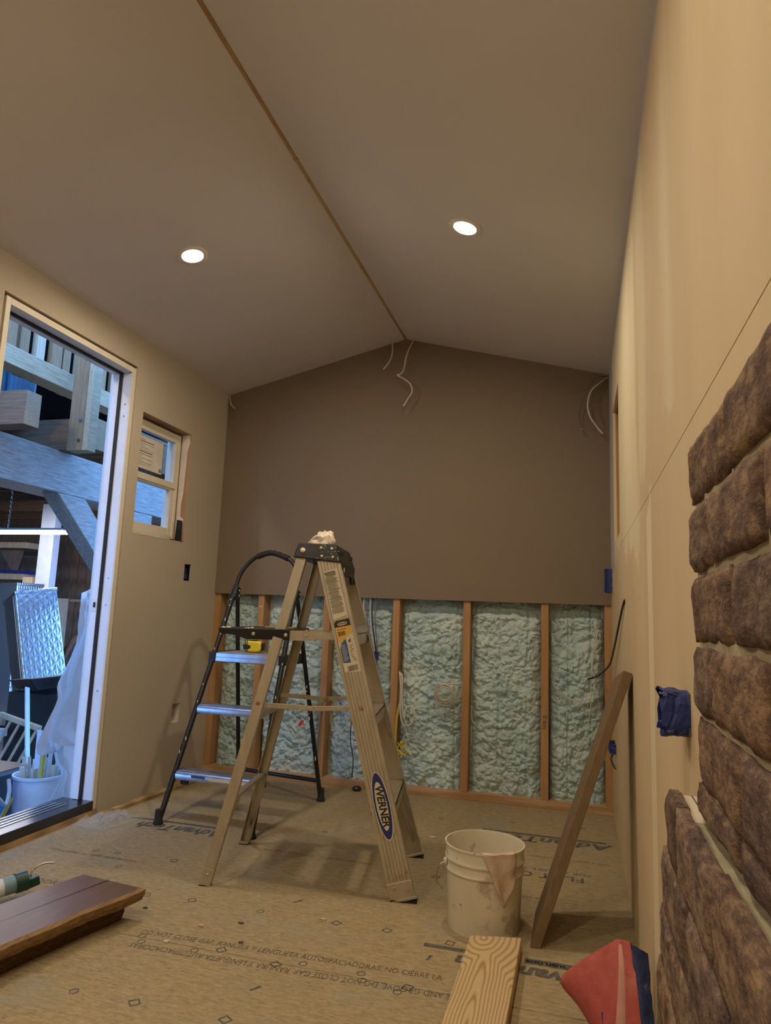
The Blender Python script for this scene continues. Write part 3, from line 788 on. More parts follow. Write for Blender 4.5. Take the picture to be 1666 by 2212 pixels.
# paint splashes on the cap
random.seed(4); mb = MB()
for k in range(60):
    uu = random.uniform(-.09, .06) if k < 25 else random.gauss(.02, .018); zz = random.uniform(1.125, 1.182); r = random.uniform(.0005, .0016)
    vv = -.1725+(zz-1.125)/.06*.0105
    mb.lathe([(r, 0), (.00005, .0006)], (max(-.1, min(.062, uu)), vv, zz), 6, (0, -1, .16))
mb.build('paint_splash', 'paint_drip', cap, kind='stuff')
# pail shelf on the rear side
zs = .852
pf = [(-.372, zs+.014), (-.105, zs+.017), (-.105, zs-.022), (-.262, zs-.024), (-.315, zs-.010), (-.368, zs-.006)]
mb = MB().prism(pf, 'y', -.178, -.172); mb.prism(pf, 'y', .150, .156)
mb.hexa([(-.372, -.172, zs+.008), (-.105, -.172, zs+.011), (-.105, .150, zs+.011), (-.372, .150, zs+.008)], [(-.372, -.172, zs+.014), (-.105, -.172, zs+.017), (-.105, .150, zs+.017), (-.372, .150, zs+.014)])
shelf = mb.build('pail_shelf', 'black_paint', lad, bevel=.002)
for uu in (-.238, -.118):
    MB().lathe([(.0068, 0), (.006, .003), (.0001, .004)], (uu, -.1782, zs-.004), 16, (0, -1, 0)).build('bolt', 'bolt_metal', shelf)
br = MB().prism([(-.125, zs+.013), (.0, zs+.014), (.095, zs+.007), (.095, zs-.014), (.0, zs-.014), (-.03, zs-.022), (-.125, zs-.022)], 'y', -.171, -.168).build('shelf_bracket', 'aluminium_old', lad)
MB().prism([(-.20, zs+.012), (.09, zs+.010), (.09, zs-.010), (-.20, zs-.010)], 'y', .140, .143).build('shelf_bracket', 'aluminium_old', lad)
for uu in (-.044, .062): MB().lathe([(.006, 0), (.005, .003), (.0001, .0035)], (uu, -.1715, zs-.004), 14, (0, -1, 0)).build('rivet', 'bolt_metal', br)
random.seed(9)
for k in range(9):
    r = random.uniform(.004, .009); uu = random.choice([-.36, -.35, -.26, -.15, -.06, -.33, -.29])+random.uniform(-.01, .01); vv = random.uniform(-.165, -.12)
    MB().lathe([(r, 0), (r*.8, r*.4), (.0001, r*.55)], (uu, vv, zs+.0145), 8).build('paint_blob', 'paint_drip', shelf, smooth=True)
# red safety tag hanging from the spreader
tg = MB().tube([(-.014, -.15, .597), (-.020, -.15, .575), (-.045, -.15, .545)], .0016, 5).build('tag_cord', 'cable_grey', lad)
MB().bar((-.045, -.15, .548), (-.056, -.152, .530), .012, .002, (0, 1, 0)).build('warning_tag', 'paint_red', tg)
# printed labels on the near climbing rail -------------------------------------------------
pN = Vector((rail_u(0), -vz(0), 0)); qN = Vector((rail_u(1.13), -vz(1.13), 1.13)); dN = (qN-pN).normalized()
aN = Vector((1, 0, 0)); aN = (aN-dN*aN.dot(dN)).normalized(); nN = aN.cross(dN)   # outward (-y)
LEN = (qN-pN).length
def onrail(a, t, off=.0006): return pN+dN*t+aN*a+nN*off
def rail_poly(pts, off, name, mat, parent):
    n = len(pts); mb = MB(); mb.add([onrail(a, t, off) for a, t in pts]+[onrail(a, t, off-.0003) for a, t in pts], [tuple(range(n)), tuple(range(2*n-1, n-1, -1))]+[(i, n+i, n+(i+1) % n, (i+1) % n) for i in range(n)])
    return mb.build(name, mat, parent)
def rect(a0, a1, t0, t1): return [(a0, t0), (a1, t0), (a1, t1), (a0, t1)]
RM = Matrix((( aN.x, dN.x, nN.x, 0), (aN.y, dN.y, nN.y, 0), (aN.z, dN.z, nN.z, 0), (0, 0, 0, 1)))
lb = rail_poly([(-.029, .952), (.025, .962), (.027, 1.0), (.024, 1.06), (.024, 1.135), (-.029, 1.135)], .0007, 'warning_label', 'label_cream', lad)
random.seed(21); mb = MB(); t = 1.128
while t > .975:
    hh = random.choice([.0016, .0016, .0022]); a1 = random.uniform(.008, .021); a0 = random.choice([-.026, -.026, -.020])
    if t > 1.114: hh = .0034; a1 = .016
    mb.add([onrail(a, tt, .0011) for a, tt in rect(a0, a1, t-hh, t)], [(0, 1, 2, 3)]); t -= hh+.0016
mb.build('label_print', 'label_ink', lb, kind='stuff')
lb2 = rail_poly([(-.028, .765), (.029, .755), (.030, .80), (.029, .948), (-.021, .948), (-.029, .940)], .0007, 'product_label', 'label_cream', lad)
rail_poly([(-.029, .925), (.029, .922), (.029, .948), (-.021, .948), (-.029, .940)], .0010, 'label_band', 'label_black', lb2)
rail_poly([(-.028, .876), (-.018, .866), (.0, .880), (.029, .897), (.029, .922), (-.029, .925)], .0010, 'label_band', 'label_yellow', lb2)
rail_poly([(-.026, .797), (.001, .793), (.001, .880), (-.020, .864), (-.026, .85)], .0010, 'label_band', 'label_blue', lb2)
ov = [(.0+.018*math.cos(k*PI/10), .934+.006*math.sin(k*PI/10)) for k in range(20)]
rail_poly(ov, .0013, 'label_oval', 'label_cream', lb2)
text('lettering', 'WERNER', .0075, 'label_black', Matrix.Translation(onrail(0, .934, .0017)) @ RM, lb2, 'CENTER', bold=.0003)
text('lettering', '300', .021, 'label_black', Matrix.Translation(onrail(-.024, .899, .0016)) @ RM, lb2, 'LEFT', .9, bold=.0006)
text('lettering', "4'", .018, 'label_black', Matrix.Translation(onrail(.008, .868, .0016)) @ RM, lb2, 'LEFT', .9, bold=.0005)
for k in range(4):
    s5 = [(-.020+k*.0085+(.0034 if j % 2 == 0 else .0014)*math.sin(j*PI/5), .9145+(.0034 if j % 2 == 0 else .0014)*math.cos(j*PI/5)) for j in range(10)][::-1]
    rail_poly(s5, .0014, 'star', 'label_black', lb2)
mb = MB(); random.seed(31); a = -.016
while a < .020:
    wd = random.choice([.0007, .0014, .0021]); mb.add([onrail(x, tt, .0012) for x, tt in rect(a, a+wd, .764, .783)], [(0, 1, 2, 3)]); a += wd+random.choice([.0008, .0014])
mb.build('barcode', 'label_ink', lb2)
mb = MB()
for k in range(11):
    t = .858-k*.0055; mb.add([onrail(x, tt, .0013) for x, tt in rect(-.022, random.uniform(-.008, -.002), t, t+.0016)], [(0, 1, 2, 3)])
mb.build('label_print', 'label_cream', lb2, kind='stuff')
mb = MB()
for k in range(9):
    t = .850-k*.0065; a0 = random.uniform(.006, .012); mb.add([onrail(x, tt, .0013) for x, tt in rect(a0, a0+random.uniform(.003, .012), t, t+.0022)], [(0, 1, 2, 3)])
mb.build('label_print', 'label_ink', lb2, kind='stuff')
# oval maker's sticker
def oval(ra, rt_, t0, ofs=0): return [(ofs+ra*math.cos(k*PI/20), t0+rt_*math.sin(k*PI/20)) for k in range(40)]
T0 = .305
lg = rail_poly(oval(.0280, .111, T0), .0007, 'logo_sticker', 'paint_drip', lad)
rail_poly(oval(.0255, .108, T0), .0010, 'logo_border', 'logo_blue', lg)
rail_poly(oval(.0185, .079, T0, -.001), .0013, 'logo_field', 'label_cream', lg)
RL = RM @ Matrix.Rotation(-PI/2, 4, 'Z')
text('lettering', 'WERNER', .036, 'label_black', Matrix.Translation(onrail(0, T0, .0018)) @ RL, lg, 'CENTER', .92, bold=.0012, shear=.15)
# dried drips near the foot
random.seed(2); mb = MB()
for k in range(14):
    a = random.uniform(-.034, .034); t = random.uniform(.075, .090); L = random.uniform(.004, .012)
    mb.add([onrail(x, tt, .0010) for x, tt in [(a-.003, t), (a, t-L), (a+.003, t), (a, t+.003)]], [(0, 1, 2, 3)])
mb.build('adhesive_mark', 'jamb_wood', lad)

# cotton glove balled up on the cap
gl_ = MB()
def lump(a, b):
    th = a*2*PI; ph = b*PI/2
    r = 1+.22*noise.noise(Vector((math.cos(th)*1.7, math.sin(th)*1.7, ph*2.2)))+.10*noise.noise(Vector((math.cos(th)*4, math.sin(th)*4, ph*5+2)))
    h = .052*(1+.35*math.cos(th-.4)*math.cos(ph)*.6)
    return (-.945+.047*r*math.cos(th)*math.cos(ph)+.008*math.sin(ph), 2.47+.050*r*math.sin(th)*math.cos(ph), 1.1868+h*r*math.sin(ph)**.9)
gl_.grid(lump, 40, 14)
g = tag(gl_.build('work_glove', 'glove_cloth', smooth=True), 'crumpled cream cotton glove on top of the aluminium ladder', 'glove')
MB().tube(smooth_path([(-.985, 2.435, 1.192), (-.955, 2.430, 1.218), (-.925, 2.435, 1.210), (-.905, 2.45, 1.195)]), [.006]*18+[.006], 8).build('cuff_roll', 'glove_cloth', g, smooth=True)
# scraps on the pail shelf
cw, sw = math.cos(LAD_ANG), math.sin(LAD_ANG)
def lw_(u, v, z): return (-.9305+u*cw-v*sw, 2.5305+u*sw+v*cw, z)
tag(MB().bar(lw_(-.250, -.02, zs+.0190), lw_(-.115, -.05, zs+.0200), .022, .006).build('wood_shim', 'light_wood'), 'thin wood shim lying on the pail shelf', 'shim')
sp_ = [lw_(-.262+.030*k/40, -.06-.006*math.cos(k*PI/4), zs+.0225+.006*math.sin(k*PI/4)+.00008*(40-k)) for k in range(41)]
tag(MB().tube(sp_, .0014, 5).build('coil_spring', 'steel_rod', smooth=True), 'small wire coil spring lying on the pail shelf', 'spring')

# ================================================================ BLACK STEEL STEP STOOL
bk = empty('step_stool', (0, 0, 0)); tag(bk, 'black tubular folding step stool with silver treads and a hoop handle', 'ladder')
FL, FR, BL, BRt = Vector((-1.757, 2.777, 0)), Vector((-1.303, 2.755, 0)), Vector((-1.729, 3.465, 0)), Vector((-1.243, 3.405, 0))
HL, HR = Vector((-1.688, 3.20, 1.028)), Vector((-1.350, 3.185, 1.018))
def on(a, b, z): t = (z-a.z)/(b.z-a.z); return a+(b-a)*t
for a, h in ((FL, HL), (FR, HR)):
    MB().tube([on(a, h, .012), h], .0125, 12).build('front_leg', 'black_paint', bk, smooth=True)
for a, h in ((BL, HL), (BRt, HR)):
    MB().tube([on(a, h, .012), h+Vector((0, .03, -.02))], .0110, 12).build('rear_leg', 'black_paint', bk, smooth=True)
for a, h in ((FL, HL), (FR, HR), (BL, HL), (BRt, HR)):
    ax = (h-a).normalized()
    MB().lathe([(.021, .0), (.022, .006), (.0165, .022), (.0155, .060), (.0130, .062)], a, 16).build('foot_cap', 'rubber', bk, smooth=True)
for h, a in ((HL, FL), (HR, FR)):
    d_ = (h-a).normalized()
    hg = MB().bar(h-d_*.045+Vector((0, .014, 0)), h+d_*.02+Vector((0, .014, 0)), .030, .044, (0, 1, 0)).build('hinge', 'black_plastic', bk, bevel=.004)
    for zz in (.0, -.026): MB().lathe([(.005, 0), (.004, .003), (.0001, .0035)], h+Vector((.0155, .02, zz)), 10, (1, 0, 0)).build('rivet', 'bolt_metal', hg)
    MB().lathe([(.005, 0), (.004, .003), (.0001, .0035)], h+Vector((.008, -.0105, -.012)), 10, (0, -1, 0)).build('rivet', 'bolt_metal', hg)
# hoop
up_ = ((HL-FL).normalized()+(HR-FR).normalized()).normalized()
hp = [HL, HL+Vector((.010, .028, .085)), HL+Vector((.048, .052, .150)), HL+Vector((.095, .062, .184)), (HL+HR)/2+Vector((0, .066, .205)), HR+Vector((-.075, .062, .180)), HR+Vector((-.030, .052, .140)), HR+Vector((-.006, .028, .080)), HR]
hoop = MB().tube(smooth_path(hp, 6), .0105, 12).build('hoop_handle', 'black_paint', bk, smooth=True)
sp2 = smooth_path(hp, 6)[17:31]
MB().tube(sp2, .0150, 12).build('grip', 'rubber', hoop, smooth=True)
# treads
for zz, dep, lab in ((.205, .085, 1), (.480, .085, 0)):
    l = on(FL, HL, zz); r = on(FR, HR, zz)
    f0 = Vector((0, -.016, 0)); d_ = Vector((0, dep, 0))
    mb = MB(); prf = [(-.018, zz-.030), (-.020, zz-.008), (-.014, zz+.002), (-.004, zz+.006), (dep-.02, zz+.006), (dep-.018, zz-.022), (dep-.021, zz-.022), (dep-.023, zz+.001), (-.010, zz-.002), (-.014, zz-.030)]
    mb.sect([(b, a) for b, a in [(p[0], p[1]-zz) for p in prf]], l+Vector((.012, 0, 0)), r-Vector((.012, 0, 0)), (0, 1, 0), (0, 0, 1))
    tr = mb.build('tread', 'aluminium_step', bk, smooth=True)
    rb = MB()
    for k in range(6): rb.bar(l+Vector((.014, .002+k*.011, .0068)), r+Vector((-.014, .002+k*.011, .0068)), .005, .002)
    rb.build('tread_rib', 'aluminium_step', tr)
    if lab:
        a_ = l+(r-l)*.22; b_ = l+(r-l)*.38
        MB().bar(a_+Vector((0, -.0202, -.010)), b_+Vector((0, -.0202, -.010)), .0012, .011).build('tread_label', 'label_blue', tr)
        a_ = l+(r-l)*.42; b_ = l+(r-l)*.86
        MB().bar(a_+Vector((0, -.0202, -.013)), b_+Vector((0, -.0202, -.013)), .0012, .013).build('tread_label', 'paint_drip', tr)
    for e in (l+Vector((.008, .01, -.010)), r+Vector((-.008, .01, -.010))):
        MB().box(e.x-.005, e.x+.005, e.y-.028, e.y+.05, e.z-.026, e.z+.016).build('tread_bracket', 'black_paint', tr, bevel=.002)
zz = .722; l = on(FL, HL, zz); r = on(FR, HR, zz)
plat = MB().hexa([l+Vector((.012, -.020, -.042)), r+Vector((-.012, -.020, -.042)), r+Vector((-.012, .215, -.036)), l+Vector((.012, .215, -.036))], [l+Vector((.012, -.018, 0)), r+Vector((-.012, -.018, 0)), r+Vector((-.012, .215, 0)), l+Vector((.012, .215, 0))]).build('platform', 'aluminium_step', bk, bevel=.003)
MB().bar(l+Vector((.013, -.0205, -.020)), r+Vector((-.013, -.0205, -.020)), .002, .0025).build('front_groove', 'steel_rod', plat)
rb = MB()
for k in range(14): rb.bar(l+Vector((.014, .0+k*.0145, .001)), r+Vector((-.014, .0+k*.0145, .001)), .007, .002)
rb.build('tread_rib', 'aluminium_old', plat)
for e, s_ in ((l, -1), (r, 1)):
    MB().box(e.x-.016, e.x+.016, e.y-.026, e.y+.225, e.z-.044, e.z+.004).build('end_bracket', 'black_plastic', plat, bevel=.003)
for s_, h, b in ((-1, HL, BL), (1, HR, BRt)):
    e = (l if s_ < 0 else r); t_ = on(b, h, .700)
    MB().bar((e.x+s_*.006, e.y+.21, .700), (t_.x, t_.y, .700), .006, .024).build('platform_arm', 'black_paint', bk)
MB().tube([on(BL, HL, .105), on(BRt, HR, .100)], .0100, 10).build('rear_crossbar', 'black_paint', bk, smooth=True)
MB().bar(on(FL, HL, .165)+Vector((.03, .03, 0)), on(FL, HL, .165)+Vector((.06, .03, -.0)), .02, .03).build('underside_latch', 'black_plastic', bk)
random.seed(15)
for a, h in ((FL, HL), (FR, HR), (BRt, HR)):
    for k in range(9):
        p = on(a, h, random.uniform(.15, .98)); L = random.uniform(.003, .010)
        MB().lathe([(.0022, -L), (.0030, 0), (.0018, L), (.0001, L*1.3)], p+Vector((random.uniform(-.004, .006), -.0118, 0)), 6).build('paint_spot', 'paint_drip', bk, smooth=True)
for k in range(5):
    p = sp2[3+k*2]; MB().lathe([(.006, 0), (.004, .0012), (.0001, .0016)], p+Vector((random.uniform(-.004, .004), -.006, .0138)), 8).build('paint_spot', 'paint_drip', bk, smooth=True)

# tape measure on the platform
tm = empty('tape_measure', (-1.537, 3.150, .7255), .12); tag(tm, 'yellow and black tape measure on the top tread of the black stool', 'tape measure')
pr_ = [(.046*math.copysign(abs(math.cos(a))**.62, math.cos(a)), .029+.029*math.copysign(abs(math.sin(a))**.7, math.sin(a))) for a in [k*2*PI/32 for k in range(32)]]
MB().prism(pr_, 'y', -.022, .022).build('case', 'yellow_plastic', tm, bevel=.008, smooth=True)
MB().prism([(-.049, .017), (-.030, .015), (-.012, .020), (-.010, .034), (-.030, .040), (-.049, .038)], 'y', -.024, .024).build('grip', 'black_plastic', tm, bevel=.003)
MB().prism([(-.020, .056), (.018, .0555), (.022, .061), (-.022, .061)], 'y', -.018, .018).build('lock_button', 'black_plastic', tm, bevel=.002)
MB().prism([(.042, .010), (.050, .014), (.050, .046), (.042, .050)], 'y', -.021, .021).build('bumper', 'black_plastic', tm, bevel=.002)
for xx in (-.036, -.026):
    mb = MB(); mb.bar((xx, -.0225, .004), (xx-.003, -.0225, .055), .004, .002, (0, 1, 0)); mb.build('stripe', 'black_plastic', tm)

# ================================================================ THINGS ON THE FLOOR
# white pail with rag
pail = empty('pail', (-.283, 2.288, 0)); tag(pail, 'paint-stained white plastic pail standing open by the near plank', 'bucket')
pf_ = [(.105, .002), (.1085, .0), (.1095, .006), (.1165, .165), (.1205, .166), (.1215, .170), (.1180, .175), (.1185, .196), (.1225, .198), (.1232, .203), (.1200, .208), (.1215, .236), (.1240, .238), (.1240, .243), (.1195, .243), (.1180, .236), (.1140, .16), (.1060, .010), (.0001, .008)]
MB().lathe(pf_, (0, 0, 0), 56).build('pail_body', 'bucket_dirty', pail, smooth=True)
a0 = math.radians(200)
ear = Vector((math.cos(a0)*.120, math.sin(a0)*.120, .186))
MB().lathe([(.011, 0), (.011, .006), (.006, .009), (.0001, .009)], ear, 14, (math.cos(a0), math.sin(a0), 0)).build('handle_ear', 'bucket_white', pail, smooth=True)
hb = [ear, ear+Vector((-.018, -.012, -.010)), ear+Vector((-.030, .0, -.040)), ear+Vector((-.030, .012, -.070)), ear+Vector((-.012, .018, -.088))]
MB().tube(smooth_path(hb), .0022, 6).build('wire_bail', 'steel_rod', pail, smooth=True)
# rag hung over the rim
a1 = math.radians(-62); rc = Vector((math.cos(a1), math.sin(a1), 0)); tn = Vector((-rc.y, rc.x, 0)); C0 = Vector((-.283, 2.288, 0))
def rag(a, b):
    s = (a-.5)*.105
    L = .150-.062*abs(a-.42)*2-.035*(a > .55)*0
    if b < .25: r = .1195-.012*(1-b/.25); z = .247-.034*(1-b/.25)+.002
    else:
        t = (b-.25)/.75; r = .1285+.004*math.sin(a*9)+.002*math.sin(b*14); z = .2475-L*t
        s *= 1-.42*t
        s += .020*t
    q = C0+rc*math.sqrt(max(r*r-s*s*.9, 1e-4))+tn*s
    return (q.x, q.y, z+.002*math.sin(a*13)*b)
tag(MB().grid(rag, 16, 26).build('rag', 'rag_cloth', smooth=True, solid=.0022), 'folded dingy cloth rag hanging over the white pail rim', 'rag')
# near plank (two by six)
def plank(p, q, w, t, z0): return None
pk = MB().hexa([(-.300, 2.120, .0), (-.298, 1.20, .0), (-.158, 1.20, .0), (-.158, 2.156, .0)][::-1], [(-.300, 2.120, .038), (-.298, 1.20, .038), (-.158, 1.20, .038), (-.158, 2.156, .038)][::-1])
m = NT('pine_face'); v = m.coord((1, 1, 1))
sep = m.n('ShaderNodeSeparateXYZ'); m.l(v, sep.inputs[0])
wv = m.n('ShaderNodeTexWave', wave_type='BANDS', bands_direction='X'); wv.inputs['Scale'].default_value = 30; wv.inputs['Distortion'].default_value = 0
# cathedral grain: long ellipses around two centres, plus a knot at the far end
def ell(cx, cy, sx, sy, amp):
    dx = m.math('MULTIPLY', m.math('SUBTRACT', sep.outputs[0], cx), sx); dy = m.math('MULTIPLY', m.math('SUBTRACT', sep.outputs[1], cy), sy)
    return m.math('MULTIPLY', m.math('SQRT', m.math('ADD', m.math('MULTIPLY', dx, dx), m.math('MULTIPLY', dy, dy))), amp)
wob = m.math('MULTIPLY', m.noise(m.coord((3, 1.6, 1)), 3, 3, .5), 1.5)
r1 = m.math('ADD', ell(-.243, 1.60, 34, 2.0, 3.6), wob); r2_ = m.math('ADD', ell(-.262, 2.115, 26, 15, 2.2), wob)
rr = m.math('SMOOTH_MIN', r1, r2_); rr.node.inputs[2].default_value = .9
sn = m.math('POWER', m.math('ADD', m.math('MULTIPLY', m.math('SINE', m.math('MULTIPLY', rr, 6.283)), .5), .5), 2.2)
fine = m.noise(m.coord((60, 2, 60)), 4, 3)
c = m.ramp(m.math('ADD', m.math('MULTIPLY', sn, .85), m.math('MULTIPLY', fine, .2)), [(.12, (.60, .45, .25)), (.55, (.52, .37, .185)), (.95, (.38, .235, .10))])
m.base(c); m.set(.55, 0, .35); m.bump(sn, .08, .001); MATS['pine_face'] = m.m
tag(pk.build('plank', 'pine_face', bevel=.004), 'pale pine two-by-six with bold grain lying in the foreground', 'plank')
wood('slab_dark', (.17, .095, .05), (.05, .026, .014), (18, 5, 18), .85, bump=.6, soft=.03)
# dark live-edge slab on scrap blocks
sl = empty('wood_slab'); tag(sl, 'dark stained slab with raw live edge lying at the left', 'board')
ZT = .088
A_, B_, D1 = Vector((-1.508, 1.985, ZT)), Vector((-1.264, 1.962, ZT)), Vector((-.118, -.497, 0)).normalized()
n_ = 40
def edge_near(t): return B_+D1*t+Vector((.010*noise.noise(Vector((t*7, 0, 0)))+.004*noise.noise(Vector((t*31, 1, 0))), 0, 0))
mb = MB(); Lr = 1.05
top = [A_+D1*(Lr*k/n_) for k in range(n_+1)]; mid = [edge_near(Lr*k/n_)-Vector((.018, .004, 0)) for k in range(n_+1)]
vsl = []; fsl = []
for k in range(n_+1): vsl += [top[k], mid[k], top[k]-Vector((0, 0, .034)), mid[k]-Vector((.02, 0, .034))]
for k in range(n_):
    o_ = 4*k; fsl += [(o_, o_+1, o_+5, o_+4), (o_+2, o_+6, o_+7, o_+3), (o_, o_+4, o_+6, o_+2)]
fsl += [(0, 2, 3, 1)]
mb.add(vsl, fsl); mb.build('slab_top', 'walnut_top', sl)
mb = MB(); vsl = []; fsl = []
for k in range(n_+1):
    t = Lr*k/n_; e = edge_near(t); j = .004*noise.noise(Vector((t*40, 5, 0))); j2 = .006*noise.noise(Vector((t*26, 9, 0)))
    vsl += [mid[k]+Vector((0, 0, .0008)), e+Vector((0, 0, -.003+j*.3)), e+Vector((-.003+j, 0, -.018+j2*.6)), e+Vector((-.012+j2, 0, -.034)), mid[k]-Vector((.02, 0, .0344))]
for k in range(n_):
    o_ = 5*k
    for q in range(4): fsl.append((o_+q, o_+q+1, o_+q+6, o_+q+5))
fsl += [(0, 4, 3, 2, 1)]
mb.add(vsl, fsl); mb.build('live_edge', 'live_edge', sl)
mb = MB(); cr = [(A_+(B_-A_)*.42+D1*t+Vector((.004*noise.noise(Vector((t*30, 2, 2))), 0, .0009))) for t in [k*.02 for k in range(20)]]
for k in range(19):
    w_ = .0016*(1-k/19)+.0003; a_, b_ = cr[k], cr[k+1]
    mb.add([a_-Vector((w_, 0, 0)), a_+Vector((w_, 0, 0)), b_+Vector((w_, 0, 0)), b_-Vector((w_, 0, 0))], [(0, 1, 2, 3)])
mb.build('check_crack', 'black_flashing', sl)
# second slab under it, smaller, resting on the floor
mb = MB(); q0 = Vector((-1.318, 1.935, .0525)); vsl = []; fsl = []
for k in range(n_+1):
    t = .95*k/n_; e = q0+D1*t+Vector((.008*noise.noise(Vector((t*9, 3, 0))), 0, 0)); j = .004*noise.noise(Vector((t*33, 7, 0)))
    a_ = e-Vector((.20, -.02, 0))
    vsl += [a_, e, e+Vector((.004+j, 0, -.026)), e+Vector((-.006, 0, -.0525)), a_-Vector((0, 0, .0525))]
for k in range(n_):
    o_ = 5*k
    for q in range(5): fsl.append((o_+q, o_+(q+1) % 5, o_+(q+1) % 5+5, o_+q+5))
fsl += [(0, 1, 2, 3, 4)]
mb.add(vsl, fsl); tag(mb.build('wood_slab', 'slab_dark'), 'rough dark slab underneath, carrying the stained slab on the floor', 'board')
# caulking gun end
cg = empty('caulk_gun', (0, 0, 0)); tag(cg, 'caulking gun with a grey-blue cartridge lying behind the dark slab', 'caulk gun')
p0 = Vector((-1.79, 1.80, .036)); dg_ = Vector((.09, .145, .02)).normalized(); tip = p0+dg_*.165
MB().tube([p0-dg_*.12, p0, tip], .026, 20).build('cartridge', 'tube_teal', cg, smooth=True)
MB().tube([p0+dg_*.085, p0+dg_*.115], .0264, 20).build('cartridge_label', 'barn_bucket', cg, smooth=True)
MB().tube([p0+dg_*.150, p0+dg_*.185], .030, 20).build('end_ring', 'green_plastic', cg, smooth=True)
MB().bar(tip+dg_*.02+Vector((0, 0, -.012)), tip+dg_*.055+Vector((0, 0, -.008)), .03, .028).build('gun_yoke', 'green_plastic', cg, bevel=.003)
MB().tube(smooth_path([tip+dg_*.03+Vector((0, 0, .008)), Vector((-1.700, 1.985, .078)), Vector((-1.683, 2.012, .090)), Vector((-1.655, 2.030, .0905))], 5), .0032, 8).build('rod_hook', 'steel_rod', cg, smooth=True)
# leaning board against the right wall
def P3(a, b, t): return a+(b-a)*t
la, lb_ = Vector((-.122, 2.188, .0)), Vector((.146, 2.330, .785))
dl = (lb_-la).normalized(); ax1 = Vector((0, 1, 0)); ax1 = (ax1-dl*ax1.dot(dl)).normalized(); ax2 = dl.cross(ax1)
MB_ = MB(); wd, th_ = .25, .028
cs = [(0, -th_/2), (wd, -th_/2), (wd, th_/2), (0, th_/2)]
bot = [la+ax1*a+ax2*b for a, b in cs]
bot = [p-dl*(p.z/dl.z) for p in bot]
topv = [lb_+ax1*a+ax2*b for a, b in cs]
sh_ = max(p.x for p in topv)-(XR-.001)
topv = [p-Vector((sh_, 0, 0)) for p in topv]
MB_.hexa(bot, topv)
lean = MB_.build('leaning_board', 'lean_wood', bevel=.002)
tag(lean, 'brown plank seen edge-on, leaning against the bare drywall behind the pail', 'board')
# red bent sheet with blue tape
rs = empty('red_sheet'); tag(rs, 'bent red sheet edged with wide blue masking tape in front of the bricks', 'sheet')
ctrl = [  # rows from top to bottom, columns left flap -> fold -> tape edge
    [(.074, 1.80, .206), (.083, 1.80, .214), (.090, 1.795, .217), (.100, 1.79, .219), (.114, 1.785, .219)],
    [(.010, 1.80, .160), (.062, 1.772, .172), (.088, 1.755, .176), (.105, 1.755, .174), (.121, 1.75, .168)],
    [(-.041, 1.80, .108), (.046, 1.745, .118), (.083, 1.715, .120), (.107, 1.715, .118), (.126, 1.715, .112)],
    [(-.002, 1.80, .060), (.046, 1.720, .062), (.080, 1.680, .062), (.110, 1.68, .062), (.132, 1.68, .058)],
    [(.040, 1.80, .004), (.055, 1.700, .004), (.079, 1.650, .004), (.112, 1.65, .004), (.138, 1.65, .004)]]
def cr_(P, t):
    n = len(P)-1; i = min(int(t*n), n-1); f = t*n-i
    p0, p1, p2, p3 = (Vector(P[max(i-1, 0)]), Vector(P[i]), Vector(P[i+1]), Vector(P[min(i+2, n)]))
    return .5*((2*p1)+(p2-p0)*f+(2*p0-5*p1+4*p2-p3)*f*f+(3*p1-p0-3*p2+p3)*f**3)
def sheet(a, b): return cr_([cr_(r, a) for r in ctrl], b)
MB().grid(lambda a, b: sheet(a*.62, b), 16, 24).build('red_flap', 'red_sheet', rs, smooth=True, solid=.003)
MB().grid(lambda a, b: sheet(.46+a*.16+.02*math.sin(b*5), .06+b*.94)+Vector((-.0008, -.0022, .0006)), 6, 24).build('faded_fold', 'red_faded', rs, smooth=True)
MB().grid(lambda a, b: sheet(.62+a*.38, b), 8, 24).build('red_side', 'red_sheet', rs, smooth=True, solid=.003)
tp = [(.112, 1.786, .220), (.123, 1.78, .215), (.138, 1.785, .207), (.150, 1.79, .200)]
bt = [(.137, 1.65, .003), (.142, 1.645, .003), (.150, 1.65, .003), (.156, 1.655, .003)]
def tape(a, b):
    p = cr_(tp, a)*(1-b)+cr_(bt, a)*b
    return p+Vector((.0025*noise.noise(Vector((a*3, b*9, 1))), -.003+.004*noise.noise(Vector((a*4, b*11, 4))), .003*noise.noise(Vector((a*2, b*6, 7)))))
MB().grid(tape, 10, 30).build('tape_band', 'tape_scuffed', rs, solid=.0015)
MB().grid(lambda a, b: Vector((.046+.010*a*(1-b)+.008*b, 1.737-.028*b-.02*a*0, .092-.06*b))+Vector((.012*a*math.sin(b*PI), -.012, 0)), 4, 10).build('tear', 'tape_blue', rs)
# wood offcut strips along the left wall
ws = MB().hexa([(-2.060, 2.86, 0), (-2.028, 2.86, 0), (-1.985, 3.50, 0), (-2.015, 3.50, 0)], [(-2.060, 2.86, .016), (-2.028, 2.86, .016), (-1.985, 3.50, .016), (-2.015, 3.50, .016)])
tag(ws.build('wood_strip', 'pine_strip', bevel=.0015), 'thin wood strip lying along the foot of the left wall', 'wood strip')
ws = MB().hexa([(-2.066, 2.775, 0), (-2.030, 2.765, 0), (-2.012, 2.850, 0), (-2.050, 2.855, 0)], [(-2.066, 2.775, .012), (-2.030, 2.765, .010), (-2.012, 2.850, .013), (-2.050, 2.855, .014)])
tag(ws.build('wood_strip', 'jamb_wood', bevel=.001), 'short splintered wood scrap beside the door threshold', 'wood strip')
